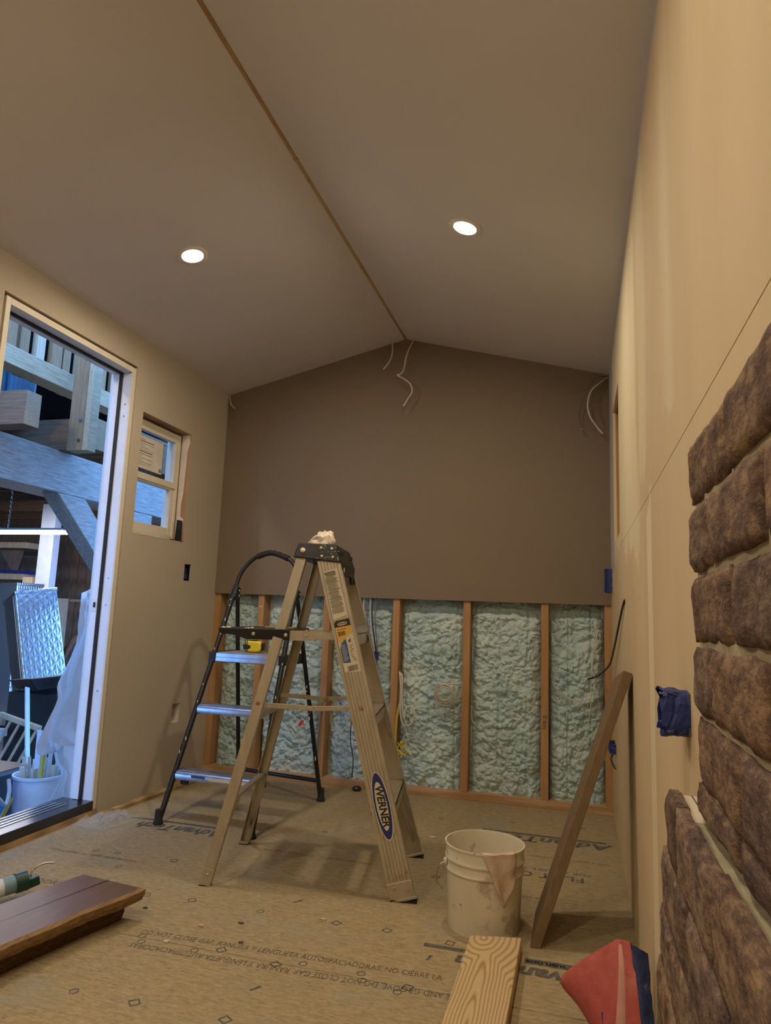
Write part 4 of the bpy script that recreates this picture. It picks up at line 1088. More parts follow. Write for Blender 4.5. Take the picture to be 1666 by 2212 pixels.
# crumpled clear plastic by the door
def crump(a, b):
    x = -2.075+.17*a+.05*b; y = 2.62+.22*b-.02*a
    e = min(a, 1-a, b, 1-b)
    h = .004+.055*min(1, e*4)*abs(noise.noise(Vector((a*5, b*6, 2))))+.030*min(1, e*6)*abs(noise.noise(Vector((a*13, b*14, 5))))
    return (x+.02*noise.noise(Vector((a*4, b*4, 8))), y+.02*noise.noise(Vector((a*5, b*4, 18))), h)
tag(MB().grid(crump, 26, 26).build('plastic_wrap', 'clear_film'), 'crumpled scrap of clear plastic film on the floor by the threshold', 'plastic wrap')
# crumbs
random.seed(41); k_ = 0
for (x, y, s, mt, lb) in ((-1.08, 1.981, .010, 'light_wood', 'tan wood crumb on the floor in front of the dark slab'), (-.98, 2.039, .009, 'sanded_dark', 'thin dark splinter on the floor left of the ladder foot'), (-.924, 1.928, .008, 'sanded_dark', 'small dark scrap lying near the printed words'),
      (-1.306, 2.03, .009, 'sanded_dark', 'small dark square scrap at the end of the dark slab'), (-.754, 2.147, .012, 'chip_pale', 'pale plaster crumb left of the white pail'), (-1.12, 1.86, .011, 'chip_pale', 'pale curled scrap beside the printed words'), (-.60, 3.05, .016, 'chip_pale', 'flat pale scrap behind the aluminium ladder foot'), (-.255, 2.135, .010, 'chip_pale', 'pale crumb between pail and plank')):
    pts = [(x+s*random.uniform(.7, 1.3)*math.cos(a), y+s*.55*random.uniform(.7, 1.3)*math.sin(a)) for a in [j*PI/3 for j in range(6)]]
    tag(MB().prism(pts, 'z', 0, s*.45).build('floor_scrap', mt, bevel=.0008), lb, 'scrap')

# ---- print on the subfloor
Z0 = .0006
def ft(body, x, y, size, flip=False, mat='print_grey', sx=1.0, bold=0.0, ang=0.0, shear=0.0, align='LEFT'):
    M = Matrix.Translation((x, y, Z0)) @ Matrix.Rotation((PI if flip else 0)+ang, 4, 'Z')
    text('floor_print', body, size, mat, M, floor, align, sx, bold, shear)
ft('DO NOT CLOSE GAP. RANURA Y LENGUETA AUTOSPACIADORAS. NO CIERRE LA', -1.222, 1.892, .037, mat='print_faint', sx=.645, ang=.048)
ft('TONGUE AND GROOVE. DO NOT CLOSE GAP. RANURA Y LENGUETA AUTOSPACIADORAS', -.22, 1.858, .037, True, 'print_faint', .645, ang=.042)
ft('AdvanTech', .135, 3.205, .105, True, sx=1.10, bold=.003, shear=.2)
MB().box(-.415, .115, 3.250, 3.272, 0, Z0).build('floor_print', 'print_grey', floor)
ft('FLAT OUT BEST', .022, 2.785, .070, True, sx=1.05, bold=.0012)
ft('FOR A QUIET, STIFF FLOOR', .045, 2.845, .036, True, sx=1.0)
ft('AdvanTech', -1.43, 2.752, .105, True, sx=.85, bold=.003, shear=.2)
MB().box(-1.98, -1.49, 2.812, 2.832, 0, Z0).build('floor_print', 'print_grey', floor)
MB().box(-.43, -.30, 2.092, 2.112, 0, Z0).build('floor_print', 'print_grey', floor)
MB().box(-.145, .02, 2.092, 2.122, 0, Z0).build('floor_print', 'print_grey', floor)
ft('SUBFLOORING', -.035, 2.107, .022, True, 'subfloor', bold=.0004)
ft('AdvanTech', .06, 2.045, .085, True, 'print_grey', 1.0, bold=.003, shear=.2)
ft('FLOORING  IT', -1.82, 2.095, .040, False, 'print_faint', ang=.0)
ft('WALL LINE 16  THIS SIDE DOWN', -1.95, 2.36, .026, False, 'print_faint')
ft('GLUE  LOG DATE SPAN 24', -.09, 2.56, .022, True, 'print_faint')
ft('SELF-SPACING', .08, 1.765, .036, True, 'print_faint', .75)
ft('NAIL 6 IN EDGES 12 IN FIELD', .12, 2.99, .024, True, 'print_faint')
ft('SPAN RATING 24 OC SIZED FOR SPACING', -.75, 2.66, .024, True, 'print_faint')
ring_me = MB().lathe([(.013, -.0002), (.013, Z0), (.0100, Z0), (.0100, -.0002)], (0, 0, 0), 6, None, False).mesh('floor_mark', 'print_grey')
sq = MB()
for (a, b, c, d_) in ((-.013, .013, -.013, -.009), (-.013, .013, .009, .013), (-.013, -.009, -.009, .009), (.009, .013, -.009, .009)): sq.box(a, b, c, d_, 0, Z0)
sq_me = sq.mesh('floor_mark', 'print_grey'); bar_me = MB().box(-.004, .004, -.016, .016, 0, Z0).mesh('floor_mark', 'print_grey')
marks = [(-1.186, 1.568, 0), (-1.02, 1.574, 1), (-.962, 2.136, 0), (-.712, 2.143, 1), (-1.204, 1.869, 0), (-1.187, 1.84, 0), (-1.022, 1.846, 0), (-.955, 1.874, 1), (-.782, 1.853, 1), (-.714, 1.88, 0), (-.552, 1.885, 0), (-.539, 1.854, 0), (-.785, 1.583, 1), (-.554, 2.149, 1), (-.779, 1.727, 2), (-1.36, 2.12, 0), (-.881, 2.249, 2), (-1.203, 2.134, 1), (-1.781, 2.407, 0), (-1.688, 2.412, 0), (-.42, 1.86, 1), (-.44, 1.83, 0), (-.40, 2.03, 2), (-.30, 3.42, 0), (-.62, 3.35, 0), (-.80, 3.20, 1), (.02, 3.45, 0), (-1.05, 2.95, 0), (-.90, 3.40, 1), (-1.45, 2.42, 1), (-1.6, 2.30, 0), (-.5, 2.62, 1), (-.12, 1.52, 0), (-.06, 1.75, 0), (-.36, 2.135, 1)]
for x, y, t in marks:
    o = bpy.data.objects.new('floor_mark', (ring_me, sq_me, bar_me)[t]); COL.objects.link(o); o.parent = floor; o.location = (x, y, 0); o.rotation_euler = (0, 0, .2+x)

# ================================================================ LOOSE CABLES
def cable(pts, r, mat, label, tip=None, group=None, cat='cable', n=6):
    sp = smooth_path(pts, n)
    o = tag(MB().tube(sp, r, 8).build('cable', mat, smooth=True), label, cat, group)
    if tip: MB().tube([sp[-2]+(sp[-1]-sp[-2])*.3, sp[-1]+(sp[-1]-sp[-2])*.6], r*1.25, 8).build('cable_tip', tip, o)
    return o
cable([(-1.040, YB+.004, 2.522), (-1.036, YB-.030, 2.500), (-1.031, YB-.045, 2.432), (-1.046, YB-.055, 2.375), (-1.076, YB-.060, 2.335)], .0045, 'cable_white', 'short cable stub at the ridge, hanging left of the longer one')
cable([(-.919, YB+.004, 2.520), (-.930, YB-.030, 2.47), (-.945, YB-.05, 2.404), (-.955, YB-.055, 2.330), (-.972, YB-.06, 2.300), (-.990, YB-.065, 2.292), (-.950, YB-.065, 2.268), (-.912, YB-.065, 2.235), (-.900, YB-.065, 2.190), (-.922, YB-.065, 2.150), (-.945, YB-.06, 2.112)], .0045, 'cable_white', 'long kinked cable hanging from the ridge on the brown wall', 'paint_drip')
cable([(-2.086, YB+.002, 2.244), (-2.070, YB-.02, 2.215), (-2.055, YB-.03, 2.180), (-2.025, YB-.035, 2.150)], .0045, 'cable_white', 'short cable poking from the top left corner of the brown wall')
cable([(-2.080, YB+.002, 2.235), (-2.045, YB-.025, 2.150), (-2.030, YB-.03, 2.08), (-2.024, YB-.02, 2.00)], .0018, 'cable_grey', 'thin wire dangling from the top left corner of the brown wall')
cable([(.158, YB+.002, 2.240), (.120, YB-.035, 2.228), (.085, YB-.045, 2.205), (.038, YB-.055, 2.125), (.012, YB-.06, 2.023), (.016, YB-.06, 1.970), (.026, YB-.06, 1.938)], .0035, 'cable_grey', 'outer curling cable at the top right corner of the brown wall', 'cable_white')
cable([(.158, YB+.002, 2.236), (.125, YB-.03, 2.200), (.075, YB-.045, 2.150), (.055, YB-.05, 2.075), (.068, YB-.055, 2.005), (.100, YB-.055, 1.950), (.128, YB-.055, 1.912)], .0050, 'cable_white', 'thicker inner curved cable at the top right corner of the brown wall', 'bolt_metal')
for k, (xa, xb) in enumerate(((-1.160, -1.090), (-1.145, -1.082), (-1.122, -1.076), (-1.110, -1.068), (-1.090, -1.060))):
    cable([(xa, YS+.02, ZBOARD+.03), (xa+.004, YS-.006, .97), (xa*.62+xb*.38, YS-.018-.003*k, .85+.01*k), (xb, YS-.022-.002*k, .725), (xb-.006, YS-.018, .68), (xb-.020+.006*k, YS-.012, .645-.006*k)], .0035, ['cable_white', 'cable_grey', 'cable_white', 'cable_black', 'cable_grey'][k], 'one cable of the bundle hanging from the board in the middle stud bay', None, 'cable bundle in the stud bay')
bt_ = MB(); bt_.grid(lambda a, b: (-1.098+.050*a, YS-.040+.004*math.sin(6*a), .690+.042*b), 6, 6)
tag(bt_.build('tape_flag', 'tape_blue', solid=.002), 'blue tape wrapped around the hanging cable bundle', 'tape')
def coil(cx, cz, rx, rz, turns, start, seed):
    n = int(turns*18); out = list(start)
    for k in range(n+1):
        a = 2*PI*k/18+2.2; f = 1-.55*k/n if seed else 1-.1*k/n
        out.append((cx+rx*f*math.cos(a)+.006*math.sin(k*.3), YS-.014-.012*math.sin(a*.5+seed)**2-.0004*k, cz+rz*f*math.sin(a)))
    return out
cable(coil(-.680, .528, .064, .064, 2.6, [(-.590, YS+.02, .60), (-.610, YS-.012, .585)], 1), .0042, 'cable_white', 'white cable coiled flat on the foam in the bay right of the ladder', n=2)
cable([(-.930, YS-.006, .62), (-.915, YS-.025, .60), (-.912, YS-.03, .50), (-.905, YS-.03, .42), (-.880, YS-.03, .355), (-.850, YS-.03, .375), (-.842, YS-.03, .43), (-.868, YS-.03, .455), (-.892, YS-.032, .43), (-.895, YS-.034, .385)], .0050, 'cable_white', 'white cable loop hanging beside the stud behind the ladder')
cable([(-.936, YS-.006, .63), (-.924, YS-.020, .56), (-.922, YS-.026, .45), (-.912, YS-.028, .38), (-.890, YS-.03, .345)], .0050, 'cable_white', 'straight white cable along the stud behind the ladder')
cable([(-.930, YS-.012, .46), (-.938, YS-.022, .389), (-.942, YS-.026, .293), (-.935, YS-.03, .235), (-.912, YS-.03, .215), (-.900, YS-.03, .20)], .0055, 'cable_yellow', 'yellow cable hanging beside the stud behind the ladder')
kn = []
for k in range(26): kn.append((-.905+.022*math.cos(k*.9)+.012*math.sin(k*.37), YS-.030+.010*math.sin(k*.7), .235+.032*math.sin(k*.55)))
cable(kn, .0034, 'cable_yellow', 'knotted end of the yellow cable with frayed tips', n=3)
cable([(.164, 2.640, 1.018), (.160, 2.70, .995), (.156, 2.88, .93), (.150, 3.15, .83), (.140, 3.42, .74), (.095, 3.62, .675), (.050, YS+.01, .648)], .0042, 'cable_black', 'black cable bowing from the bare drywall into the foam')
cable([(.092, YS+.005, .92), (.075, YS-.012, .80), (.064, YS-.014, .66), (.060, YS-.014, .50), (.030, YS-.012, .36), (-.012, YS-.006, .255)], .0022, 'cable_white', 'thin white wire down the foam of the rightmost bay')
cable([(.100, YS+.004, .90), (.085, YS-.016, .82), (.070, YS-.018, .70), (.085, YS-.016, .64), (.06, YS-.01, .56), (-.02, YS-.012, .54), (-.09, YS-.006, .58)], .0030, 'cable_white', 'white wire drooping across the rightmost foam bay')
cable([(-1.205, YS+.01, .36), (-1.198, YS-.014, .25), (-1.178, YS-.016, .155), (-1.180, YS-.016, .06)], .0028, 'cable_black', 'thin dark cord with a small tip hanging over the bottom plate', 'logo_blue')
cable([(-1.375, YS-.004, .45), (-1.380, YS-.012, .33), (-1.384, YS-.014, .22), (-1.386, YS-.016, .135)], .0030, 'cable_grey', 'cord with an orange tip on the stud behind the ladder', 'cable_orange')
cable([(-1.09, YS-.010, .22), (-1.094, YS-.018, .10), (-1.075, YS-.02, .02), (-1.05, YS-.03, .004)], .0022, 'cable_white', 'thin pale wire touching the floor behind the ladder')
pg = MB().lathe([(.001, 0), (.022, .002), (.026, .012), (.018, .022), (.0001, .025)], (-1.140, YS-.050, 0), 18)
tag(pg.build('cable_plug', 'black_plastic', smooth=True), 'small black plug lying at the bottom plate behind the ladder', 'plug')
# ---- blue masking tape covering boxes in the right wall
def tape_wad(pts_fn, name, label, nu=8, nv=10):
    return tag(MB().grid(pts_fn, nu, nv).build(name, 'tape_blue', solid=.0012), label, 'tape')
# near box, tape pulled out into a pocket
def wad(a, b):
    th = a*2*PI
    f = b
    cy, cz = 1.202-.004*f, .800+.002*f
    ry = .034*(1-.15*f); rz = .033*(1+.05*f)
    x = XR+.008-.050*f
    return (x+.010*noise.noise(Vector((math.cos(th)*2, math.sin(th)*2, f*3)))*f, cy+ry*math.copysign(abs(math.cos(th))**.5, math.cos(th))+.012*f*noise.noise(Vector((math.cos(th)*3, math.sin(th)*3, f*4+5))), cz+rz*math.copysign(abs(math.sin(th))**.5, math.sin(th))+.008*f*noise.noise(Vector((math.cos(th)*3, math.sin(th)*3, f*4+9))))
o = tape_wad(wad, 'taped_box', 'crumpled blue tape pocket over the wall box beside the bricks', 28, 8)
mb = MB(); ring(mb, XR-.003, XR+.05, RBOX[0]+.001, RBOX[1]-.001, RBOX[2]+.001, RBOX[3]-.001, .003); mb.build('box_rim', 'sanded_dark', o)
MB().box(XR+.046, XR+.05, RBOX[0]+.002, RBOX[1]-.002, RBOX[2]+.002, RBOX[3]-.002).build('box_back', 'black_plastic', o)
o = tape_wad(lambda a, b: (XR-.001-.034*math.sin(a*PI)**.5-.004*noise.noise(Vector((a*3, b*5, 2))), 3.585+.075*a, 1.085+.115*b+.004*noise.noise(Vector((a*2, 3, 0)))), 'taped_box', 'blue tape bulging over a box in the far corner of the bare drywall', 10, 10)
o = tape_wad(lambda a, b: (XR-.001-.030*math.sin(a*PI)**.5-.006*noise.noise(Vector((a*3, b*5, 6))), 3.40+.075*a, .345+.045*b+.008*a), 'taped_box', 'torn blue tape over the low box in the far bare drywall', 10, 8)
MB().tube(smooth_path([(XR-.012, 3.43, .345), (XR-.022, 3.42, .325), (XR-.014, 3.41, .300), (XR-.004, 3.40, .285)]), .004, 6).build('wire', 'cable_black', o)
# pencil marks on the leaning board
for k in range(7):
    t = .30+.075*k; p = la+(lb_-la)*t+ax1*.03-ax2*(th_/2+.0004)
    if (p-(la+(lb_-la)*t)).dot(Vector((1, 0, 0))) > 0: p += ax2*(th_+.0008)
    MB().bar(p, p+ax1*.02+dl*.006*(k % 3-1), .0012, .0006).build('pencil_mark', 'label_ink', lean)

# ================================================================ THE BARN OUTSIDE THE DOOR
ZB = -.30
bf = struct(MB().box(-30, 30, -30, 30, ZB-.1, ZB).build('floor', 'barn_floor'), 'barn floor')
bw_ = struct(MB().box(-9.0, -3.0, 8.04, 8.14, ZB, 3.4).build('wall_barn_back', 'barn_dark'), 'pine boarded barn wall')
random.seed(77)
pm = []
for k in range(4):
    m = MB(); m.box(-.066, .066, -.022, 0, ZB, 3.2); pm.append(m.mesh('plank', 'barn_pine'))
x = -8.9
while x < -3.2:
    o = bpy.data.objects.new('plank', random.choice(pm)); COL.objects.link(o); o.parent = bw_
    o.location = (x, 8.04-random.uniform(0, .006), 0); o.scale = (random.uniform(.9, 1.05), 1, 1); x += .137
struct(MB().box(-9.1, -9.0, -5, 8.1, ZB, 3.4).build('wall_barn_side', 'barn_brown'), 'side wall of the barn')
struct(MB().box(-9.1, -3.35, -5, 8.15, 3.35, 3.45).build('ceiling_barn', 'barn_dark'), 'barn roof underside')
fr = struct(MB().box(XL-.150, XL-.119, YF-.1, DOOR[0]-.0, ZB, ZE+.2).build('wall_outer', 'housewrap'), 'outer sheathing of the small building')
mb = MB(); mb.box(XL-.150, XL-.119, DOOR[1], WIN[0], ZB, ZE+.2); mb.box(XL-.150, XL-.119, DOOR[0], DOOR[1], DOOR[3], ZE+.2); mb.box(XL-.150, XL-.119, WIN[0], WIN[1], ZB, WIN[2]); mb.box(XL-.150, XL-.119, WIN[0], WIN[1], WIN[3], ZE+.2); mb.box(XL-.150, XL-.119, WIN[1], YB+.15, ZB, ZE+.2)
mb.box(XL-.150, XL-.119, DOOR[0], DOOR[1], ZB, -.002)
mb.build('sheathing', 'housewrap', fr)
G = 'barn timbers seen through the door'
# big tie beam parallel to the wall
beam = tag(MB().box(-3.24, -3.0, .4, 7.9, 1.585, 1.838).build('timber_beam', 'barn_grey', bevel=.006), 'large weathered grey timber beam crossing the door opening', 'beam', G)
for yy in (3.78,):
    MB().box(-3.0025, -2.9995, yy, yy+.035, 1.59, 1.83).build('check_crack', 'barn_dark', beam)
def joist(y0, y1, z0, z1, xe, label):
    o = MB().box(-7.5, xe, y0, y1, z0, z1).build('floor_joist', 'barn_joist', bevel=.004); tag(o, label, 'beam', G)
    MB().box(xe, xe+.0015, y0+.003, y1-.003, z0+.003, z1-.003).build('cut_end', 'end_grain', o); return o
joist(2.807, 2.914, 1.839, 2.024, -2.755, 'rough sawn joist end resting on the grey beam, at the left of the door')
joist(3.348, 3.470, 1.839, 2.030, -2.755, 'rough sawn joist end beside the bolted hanging post')
post = MB().box(-2.83, -2.70, 3.227, 3.300, 1.800, 2.90).build('hanging_post', 'barn_tan', bevel=.003); tag(post, 'short bolted post hanging in front of the grey beam', 'post', G)
MB().box(-2.835, -2.735, 3.2225, 3.2269, 1.800, 2.90).build('side_board', 'barn_slat', post)
for zz in (1.86, 1.98): MB().lathe([(.011, 0), (.011, .006), (.0001, .007)], (-2.755, 3.222, zz), 8, (0, -1, 0)).build('bolt', 'steel_plate', post)
tag(MB().box(-3.02, -2.90, .4, 5.5, 2.178, 2.282).build('rail_board', 'barn_tan', bevel=.003), 'pale weathered rail running above the joist ends', 'beam', G)
random.seed(19)
for k in range(14):
    y = 2.72+k*.115; mt = 'light_wood' if k in (1, 4, 7) else 'barn_slat'
    tag(MB().box(-3.13+(.01*(k % 3)), -3.095+(.01*(k % 3)), y, y+random.uniform(.055, .080), 2.22, 3.30).build('wall_slat', mt), 'upright slat above the weathered rail, %s in the row' % ['first', 'second', 'third', 'fourth', 'fifth', 'sixth', 'seventh', 'eighth', 'ninth', 'tenth', 'eleventh', 'twelfth', 'thirteenth', 'last'][k], 'slat', 'upright slats in the barn loft')
tag(MB().tube([(-3.22, 2.93+.25, 2.1), (-3.22, 2.93+.25, 3.3)], .035, 16).build('vent_pipe', 'blue_bin', smooth=True), 'pale blue pipe standing behind the loft slats', 'pipe')
tag(MB().box(-4.3, -3.25, 2.60, 3.40, 2.04, 2.31).build('storage_bin', 'blue_bin', bevel=.03), 'blue plastic storage bin lying on the joists behind the rail', 'bin')
# added fill lamp, out of view, warming the light on the upper barn timbers
wl = empty('fill_lamp', (-2.62, .95, 2.62)); tag(wl, 'added bare bulb fill lamp, out of view, warming the barn timbers', 'light')
MB().lathe([(.001, -.05), (.022, -.042), (.032, -.018), (.026, .006), (.014, .022)], (0, 0, 0), 20).build('bulb', 'fill_glow', wl, smooth=True)
MB().lathe([(.016, .018), (.018, .022), (.018, .060), (.004, .066), (.004, .70)], (0, 0, 0), 16).build('socket', 'black_plastic', wl, smooth=True)
MB().bar((.02, 0, .70), (-.80, 0, .72), .03, .03).build('arm', 'barn_brown', wl)  # invented support for the added lamp
# knee brace
kb = MB().hexa([(-3.12, 3.378, 1.585), (-3.0, 3.378, 1.585), (-3.0, 4.10, .955), (-3.12, 4.10, .955)], [(-3.12, 3.620, 1.585), (-3.0, 3.620, 1.585), (-3.0, 4.10, 1.165), (-3.12, 4.10, 1.165)])
m = MB(); m.prism([(3.378, 1.585), (3.622, 1.585), (4.10, 1.165), (4.10, .955)], 'x', -3.12, -3.0)
tag(m.build('knee_brace', 'barn_grey', bevel=.004), 'diagonal grey knee brace under the timber beam', 'beam', G)
tag(MB().box(-3.24, -3.0, 4.10, 4.34, ZB, 1.584).build('timber_post', 'barn_grey', bevel=.006), 'upright timber post carrying the knee brace', 'post', G)
# ceiling joists deeper in the barn
for k, y in enumerate((4.78, 5.40, 6.02, 6.68, 7.36)):
    tag(MB().box(-8.9, -3.25, y, y+.045, 2.0, 2.23).build('ceiling_joist', 'barn_joist'), 'brown loft joist over the tube light, %s from the door' % ['nearest', 'second', 'third', 'fourth', 'farthest'][k], 'beam', 'loft joists')
struct(MB().box(-8.95, -3.25, 4.2, 8.0, 2.235, 2.26).build('ceiling_loft', 'barn_joist'), 'loft floor seen from below')
# tube light
tl = empty('tube_light', (-4.38, 5.2, 1.565)); tag(tl, 'long glowing tube light hung on a chain in the barn', 'light')
MB().tube([(0, 0, -.004), (-1.22, 0, -.004)], .016, 14).build('tube', 'tube_glow', tl, smooth=True)
MB().prism([(-.06, .012), (.06, .012), (.035, .035), (-.035, .035)], 'x', -1.23, -.02).build('reflector', 'white_post', tl)
def chain(parent, x, y, z0, z1):
    n = int((z1-z0)/.022)
    for k in range(n):
        z = z0+k*.022
        pts = [(x+(.008*math.cos(a) if k % 2 else 0), y+(0 if k % 2 else .008*math.cos(a)), z+.014*math.sin(a)) for a in [j*2*PI/8 for j in range(9)]]
        MB().tube(pts, .0022, 5, False).build('chain_link', 'steel_plate', parent)
chain(tl, -.75, 0, .04, .43)
# diamond plate truck boxes leaning on end
def lean_box(name, label, base, w_, d_, h_, rz, ry, mat):
    e = empty(name, base); tag(e, label, 'tool box')
    M = Matrix.Rotation(ry, 4, 'Y') @ Matrix.Rotation(rz, 4, 'Z')
    b_ = MB().box(0, w_, 0, d_, 0, h_); b_.v = [tuple(M @ Vector(p)) for p in b_.v]
    body = b_.build('box_body', mat, e, bevel=.006)
    s = MB(); s.box(-.004, 0, .03, .045, .02, h_-.02); s.box(-.004, 0, .10, .112, .02, h_-.02); s.v = [tuple(M @ Vector(p)) for p in s.v]
    s.build('edge_seam', 'steel_plate', body)
    s = MB(); s.box(-.006, w_+.006, -.006, d_+.006, h_-.03, h_); s.v = [tuple(M @ Vector(p)) for p in s.v]; s.build('box_rim', mat, body, bevel=.004)
    return e
lean_box('tool_box', 'bright diamond plate tool box standing on end, catching the daylight', (-4.46, 5.00, ZB+.115), .34, .48, 1.243, .96, -.257, 'diamond_plate')
lean_box('tool_box', 'second diamond plate tool box standing behind the bright one', (-6.02, 5.62, ZB), .72, .36, 1.38, .03, -.05, 'diamond_plate')
# white post and cartons
tag(MB().hexa([(-5.625, 6.14, .976), (-5.445, 6.14, .976), (-5.445, 6.24, .976), (-5.625, 6.24, .976)], [(-5.625, 6.14, 1.99), (-5.445, 6.14, 1.99), (-5.445, 6.24, 1.99), (-5.625, 6.24, 1.99)]).build('white_post', 'white_post', bevel=.004), 'white painted post standing behind the tool boxes', 'post')
tag(MB().box(-5.64, -5.40, 6.12, 6.42, ZB, .975).build('carton', 'cardboard', bevel=.004), 'tall cardboard carton below the white post', 'box')
tag(MB().box(-5.79, -5.66, 6.14, 6.44, ZB, 1.19).build('carton', 'light_wood', bevel=.004), 'pale narrow crate left of the white post', 'box')
# shelving at the far left
sv = empty('shelf_rack'); tag(sv, 'wooden shelf rack at the far left of the barn', 'shelf')
for z in (1.18, 1.56): MB().box(-7.6, -6.37, 6.75, 7.25, z, z+.07).build('shelf', 'light_wood', sv, bevel=.003)
for xx in (-7.5, -6.50): MB().box(xx, xx+.07, 7.18, 7.26, ZB, 2.0).build('upright', 'barn_brown', sv)
MB().prism([(-6.95, 1.55), (-6.62, 1.55), (-6.70, 1.26)], 'y', 6.95, 7.0).build('bracket', 'barn_brown', sv)
tag(MB().bar((-7.5, 6.8, 1.30), (-6.22, 6.82, 1.27), .04, .035).build('blue_pole', 'logo_blue'), 'dark blue pole lying on the lower shelf', 'pole')
# hoses and tools in front of the pine wall
hr = empty('hose_coil'); tag(hr, 'coil of brown hose hanging behind the plastic sheet', 'hose')
for k in range(5):
    MB().tube(smooth_path([(-5.30+.03*k, 6.6-.02*k, .62), (-5.46+.03*k, 6.58-.02*k, .50), (-5.62+.035*k, 6.56-.02*k, .20), (-5.70+.04*k, 6.56, -.1)]), .014, 8).build('hose_loop', 'cable_grey' if k % 2 else 'barn_brown', hr, smooth=True)
tag(MB().tube([(-6.05, 6.7, ZB+.02), (-5.92, 6.7, .30), (-5.80, 6.72, .60), (-5.77, 6.72, .72)], [.012, .02, .024, .028], 12).build('hand_tool', 'logo_blue', smooth=True), 'blue handled tool standing beside the hose coil', 'tool')
eas = empty('saw_frame'); tag(eas, 'wooden bow saw frame leaning on the pine wall', 'saw')
MB().bar((-5.76, 7.4, ZB), (-5.66, 7.4, 1.0), .05, .03).build('frame_leg', 'light_wood', eas); MB().bar((-5.30, 7.4, ZB), (-5.66, 7.4, 1.0), .05, .03).build('frame_leg', 'light_wood', eas)
MB().bar((-6.20, 7.4, .96), (-5.62, 7.4, .97), .03, .03).build('frame_bar', 'light_wood', eas)
MB().prism([(-6.15+.5*t/10, .98+.11*math.sin(PI*t/10)) for t in range(11)], 'y', 7.39, 7.40).build('saw_blade', 'steel_plate', eas)
# black tool case edge
tag(MB().hexa([(-3.95, 4.25, .30), (-3.60, 4.05, .32), (-3.45, 4.35, .34), (-3.80, 4.55, .32)], [(-4.00, 4.22, .36), (-3.62, 4.00, .41), (-3.45, 4.38, .43), (-3.85, 4.60, .38)]).build('tool_case', 'black_plastic', bevel=.01), 'black plastic tool case sticking out beside the sheet', 'case')
tag(MB().box(-3.92, -3.50, 4.15, 4.55, ZB, .29).build('crate', 'barn_dark', bevel=.005), 'dark crate under the black tool case', 'crate')
# spindle-back rail (old chair back)
ch = empty('chair_back'); tag(ch, 'wooden spindle chair back standing behind the bucket of shims', 'chair')
MB().bar((-3.60, 3.76, .205), (-3.31, 3.80, .130), .032, .034, (0, 0, 1)).build('top_rail', 'light_wood', ch, bevel=.006)
for k in range(5):
    t = .08+k*.21; a_ = Vector((-3.60, 3.76, .195)).lerp(Vector((-3.31, 3.80, .120)), t)
    MB().tube([a_, a_+Vector((-.16, -.06, -.38))], .009, 8).build('spindle', 'light_wood', ch, smooth=True)
MB().bar((-3.62, 3.62, -.20), (-3.37, 3.68, -.22), .03, .03).build('lower_rail', 'light_wood', ch)
for xx, yy in ((-3.68, 3.62), (-3.44, 3.72)):
    MB().bar((xx, yy, ZB), (xx+.02, yy+.01, -.17), .028, .028).build('leg', 'light_wood', ch)
tag(MB().bar((-3.12, 3.52, -.10), (-3.32, 3.66, .40), .034, .008, (1, 0, 0)).build('lath', 'white_post'), 'white painted lath leaning by the chair back', 'lath')
tag(MB().box(-4.9, -3.75, 3.9, 4.0, .02, .07).build('white_board', 'white_post', bevel=.003), 'white board lying across the clutter at the far left', 'board')
tag(MB().prism([(-4.5, ZB), (-3.9, ZB), (-3.9, -.12), (-4.35, .0)], 'y', 3.85, 3.95).build('grey_panel', 'barn_bucket'), 'grey panel standing under the white board', 'panel')
# bucket of shims
bk2 = empty('shim_bucket', (-2.76, 3.20, ZB)); tag(bk2, 'white bucket outside the door, crammed with wood shims', 'bucket')
MB().lathe([(.106, 0), (.110, .004), (.126, .315), (.133, .318), (.133, .332), (.125, .332), (.120, .32), (.104, .01), (.0001, .008)], (0, 0, 0), 40).build('bucket_body', 'barn_bucket', bk2, smooth=True)
random.seed(8)
for k in range(18):
    a = k*2.4; r = .095*math.sqrt((k+.5)/18); bx, by = -2.76+r*.75*math.cos(a), 3.20+r*.75*math.sin(a)
    tx, ty = -2.76+r*1.15*math.cos(a)+random.uniform(-.008, .008), 3.20+r*1.15*math.sin(a)+random.uniform(-.008, .008)
    zt = ZB+random.uniform(.36, .47) if k > 3 else ZB+.50+.03*k
    w_ = random.uniform(.022, .030)
    p, q = Vector((bx, by, ZB+.02)), Vector((tx, ty, zt)); sd = Vector((math.cos(a*3), math.sin(a*3), 0))
    tag(MB().bar(p, q, w_, random.uniform(.003, .007), sd).build('wood_shim', 'shim_wood' if k > 3 else 'white_post'), 'pale wood shim standing in the bucket outside the door', 'shim', 'shims in the bucket')
tag(MB().tube([(-2.70, 3.125, ZB+.02), (-2.675, 3.115, .17), (-2.672, 3.112, .20)], .010, 10).build('yellow_stick', 'cable_yellow', smooth=True), 'yellow stick standing among the shims', 'stick')
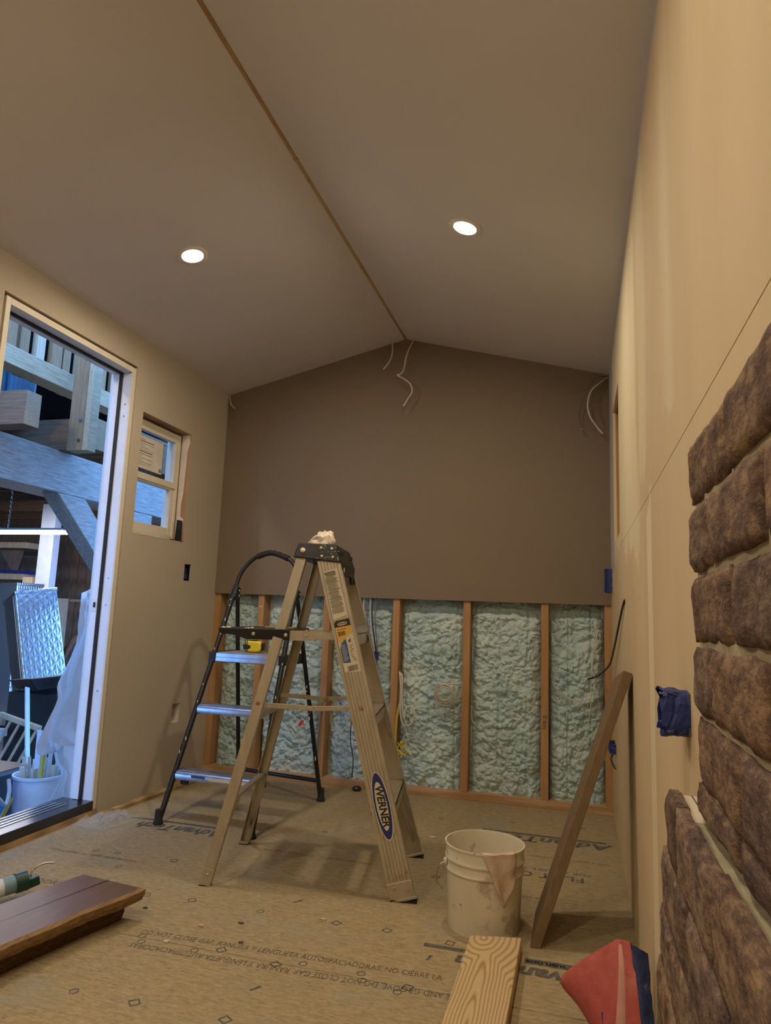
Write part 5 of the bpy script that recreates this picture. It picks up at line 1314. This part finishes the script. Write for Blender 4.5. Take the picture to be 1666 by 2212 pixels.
# draped translucent plastic
lft = [(3.060, .985), (3.022, .950), (3.012, .900), (3.020, .840), (3.034, .775), (3.010, .717), (2.955, .639), (2.888, .532), (2.900, .464), (2.868, .380), (2.822, .259), (2.858, .212), (2.900, .196), (2.955, .240), (2.972, .20), (2.990, .150), (3.048, .105), (3.040, .020), (2.996, -.055), (2.96, -.16), (2.95, ZB+.01)]
def drape(a, b):
    n = len(lft)-1; i = min(int(b*n), n-1); f = b*n-i
    y0 = lft[i][0]*(1-f)+lft[i+1][0]*f; z0 = lft[i][1]*(1-f)+lft[i+1][1]*f
    zt = 1.0*(1-b)+(ZB+.01)*b; s = a
    y = y0*(1-s)+3.36*s; z = z0*(1-min(1, s*2))+(z0*.5+zt*.5)*min(1, s*2)
    if b < .10: z += .045*math.sin(min(1, s*2.2)*PI/2)*(1-b/.10)
    x = -2.50+.030*math.sin(a*6+b*4)+.050*noise.noise(Vector((a*2.5+b*1.5, b*6-a*4, 3)))+.022*abs(noise.noise(Vector((a*6+b*3, b*9-a*9, 5))))
    return (x-.03*math.sin(a*PI), y, z)
tag(MB().grid(drape, 30, 70).build('plastic_sheet', 'plastic_film', smooth=True), 'milky plastic sheet draped just outside the door', 'plastic sheet')
# blue tarp bag, rope and strap at the lower left
def bag(a, b):
    th = a*2*PI; ph = b*PI/2; r = 1+.16*noise.noise(Vector((math.cos(th)*2, math.sin(th)*2, ph*2)))
    return (-2.90+.15*r*math.cos(th)*math.cos(ph)**.6, 2.92+.13*r*math.sin(th)*math.cos(ph)**.6, ZB+.36*r*math.sin(ph))
bg_ = tag(MB().grid(bag, 32, 14).build('tarp_bag', 'blue_plastic', smooth=True), 'bright blue tarp bag at the lower left outside the door', 'bag')
MB().tube(smooth_path([(-2.80, 2.83, ZB+.33), (-2.74, 2.90, ZB+.28), (-2.74, 2.96, ZB+.23), (-2.76, 3.0, ZB+.28), (-2.80, 3.03, ZB+.33)]), .010, 8).build('rope_handle', 'rope', bg_, smooth=True)
MB().bar((-2.73, 2.86, ZB+.05), (-2.76, 3.02, ZB+.25), .004, .03, (0, 0, 1)).build('strap', 'cable_yellow', bg_)
tag(MB().box(-3.28, -2.98, 3.12, 3.42, ZB, .02).build('black_bin', 'black_plastic', bevel=.02), 'black bin top behind the blue tarp bag', 'bin')

flush_texts()
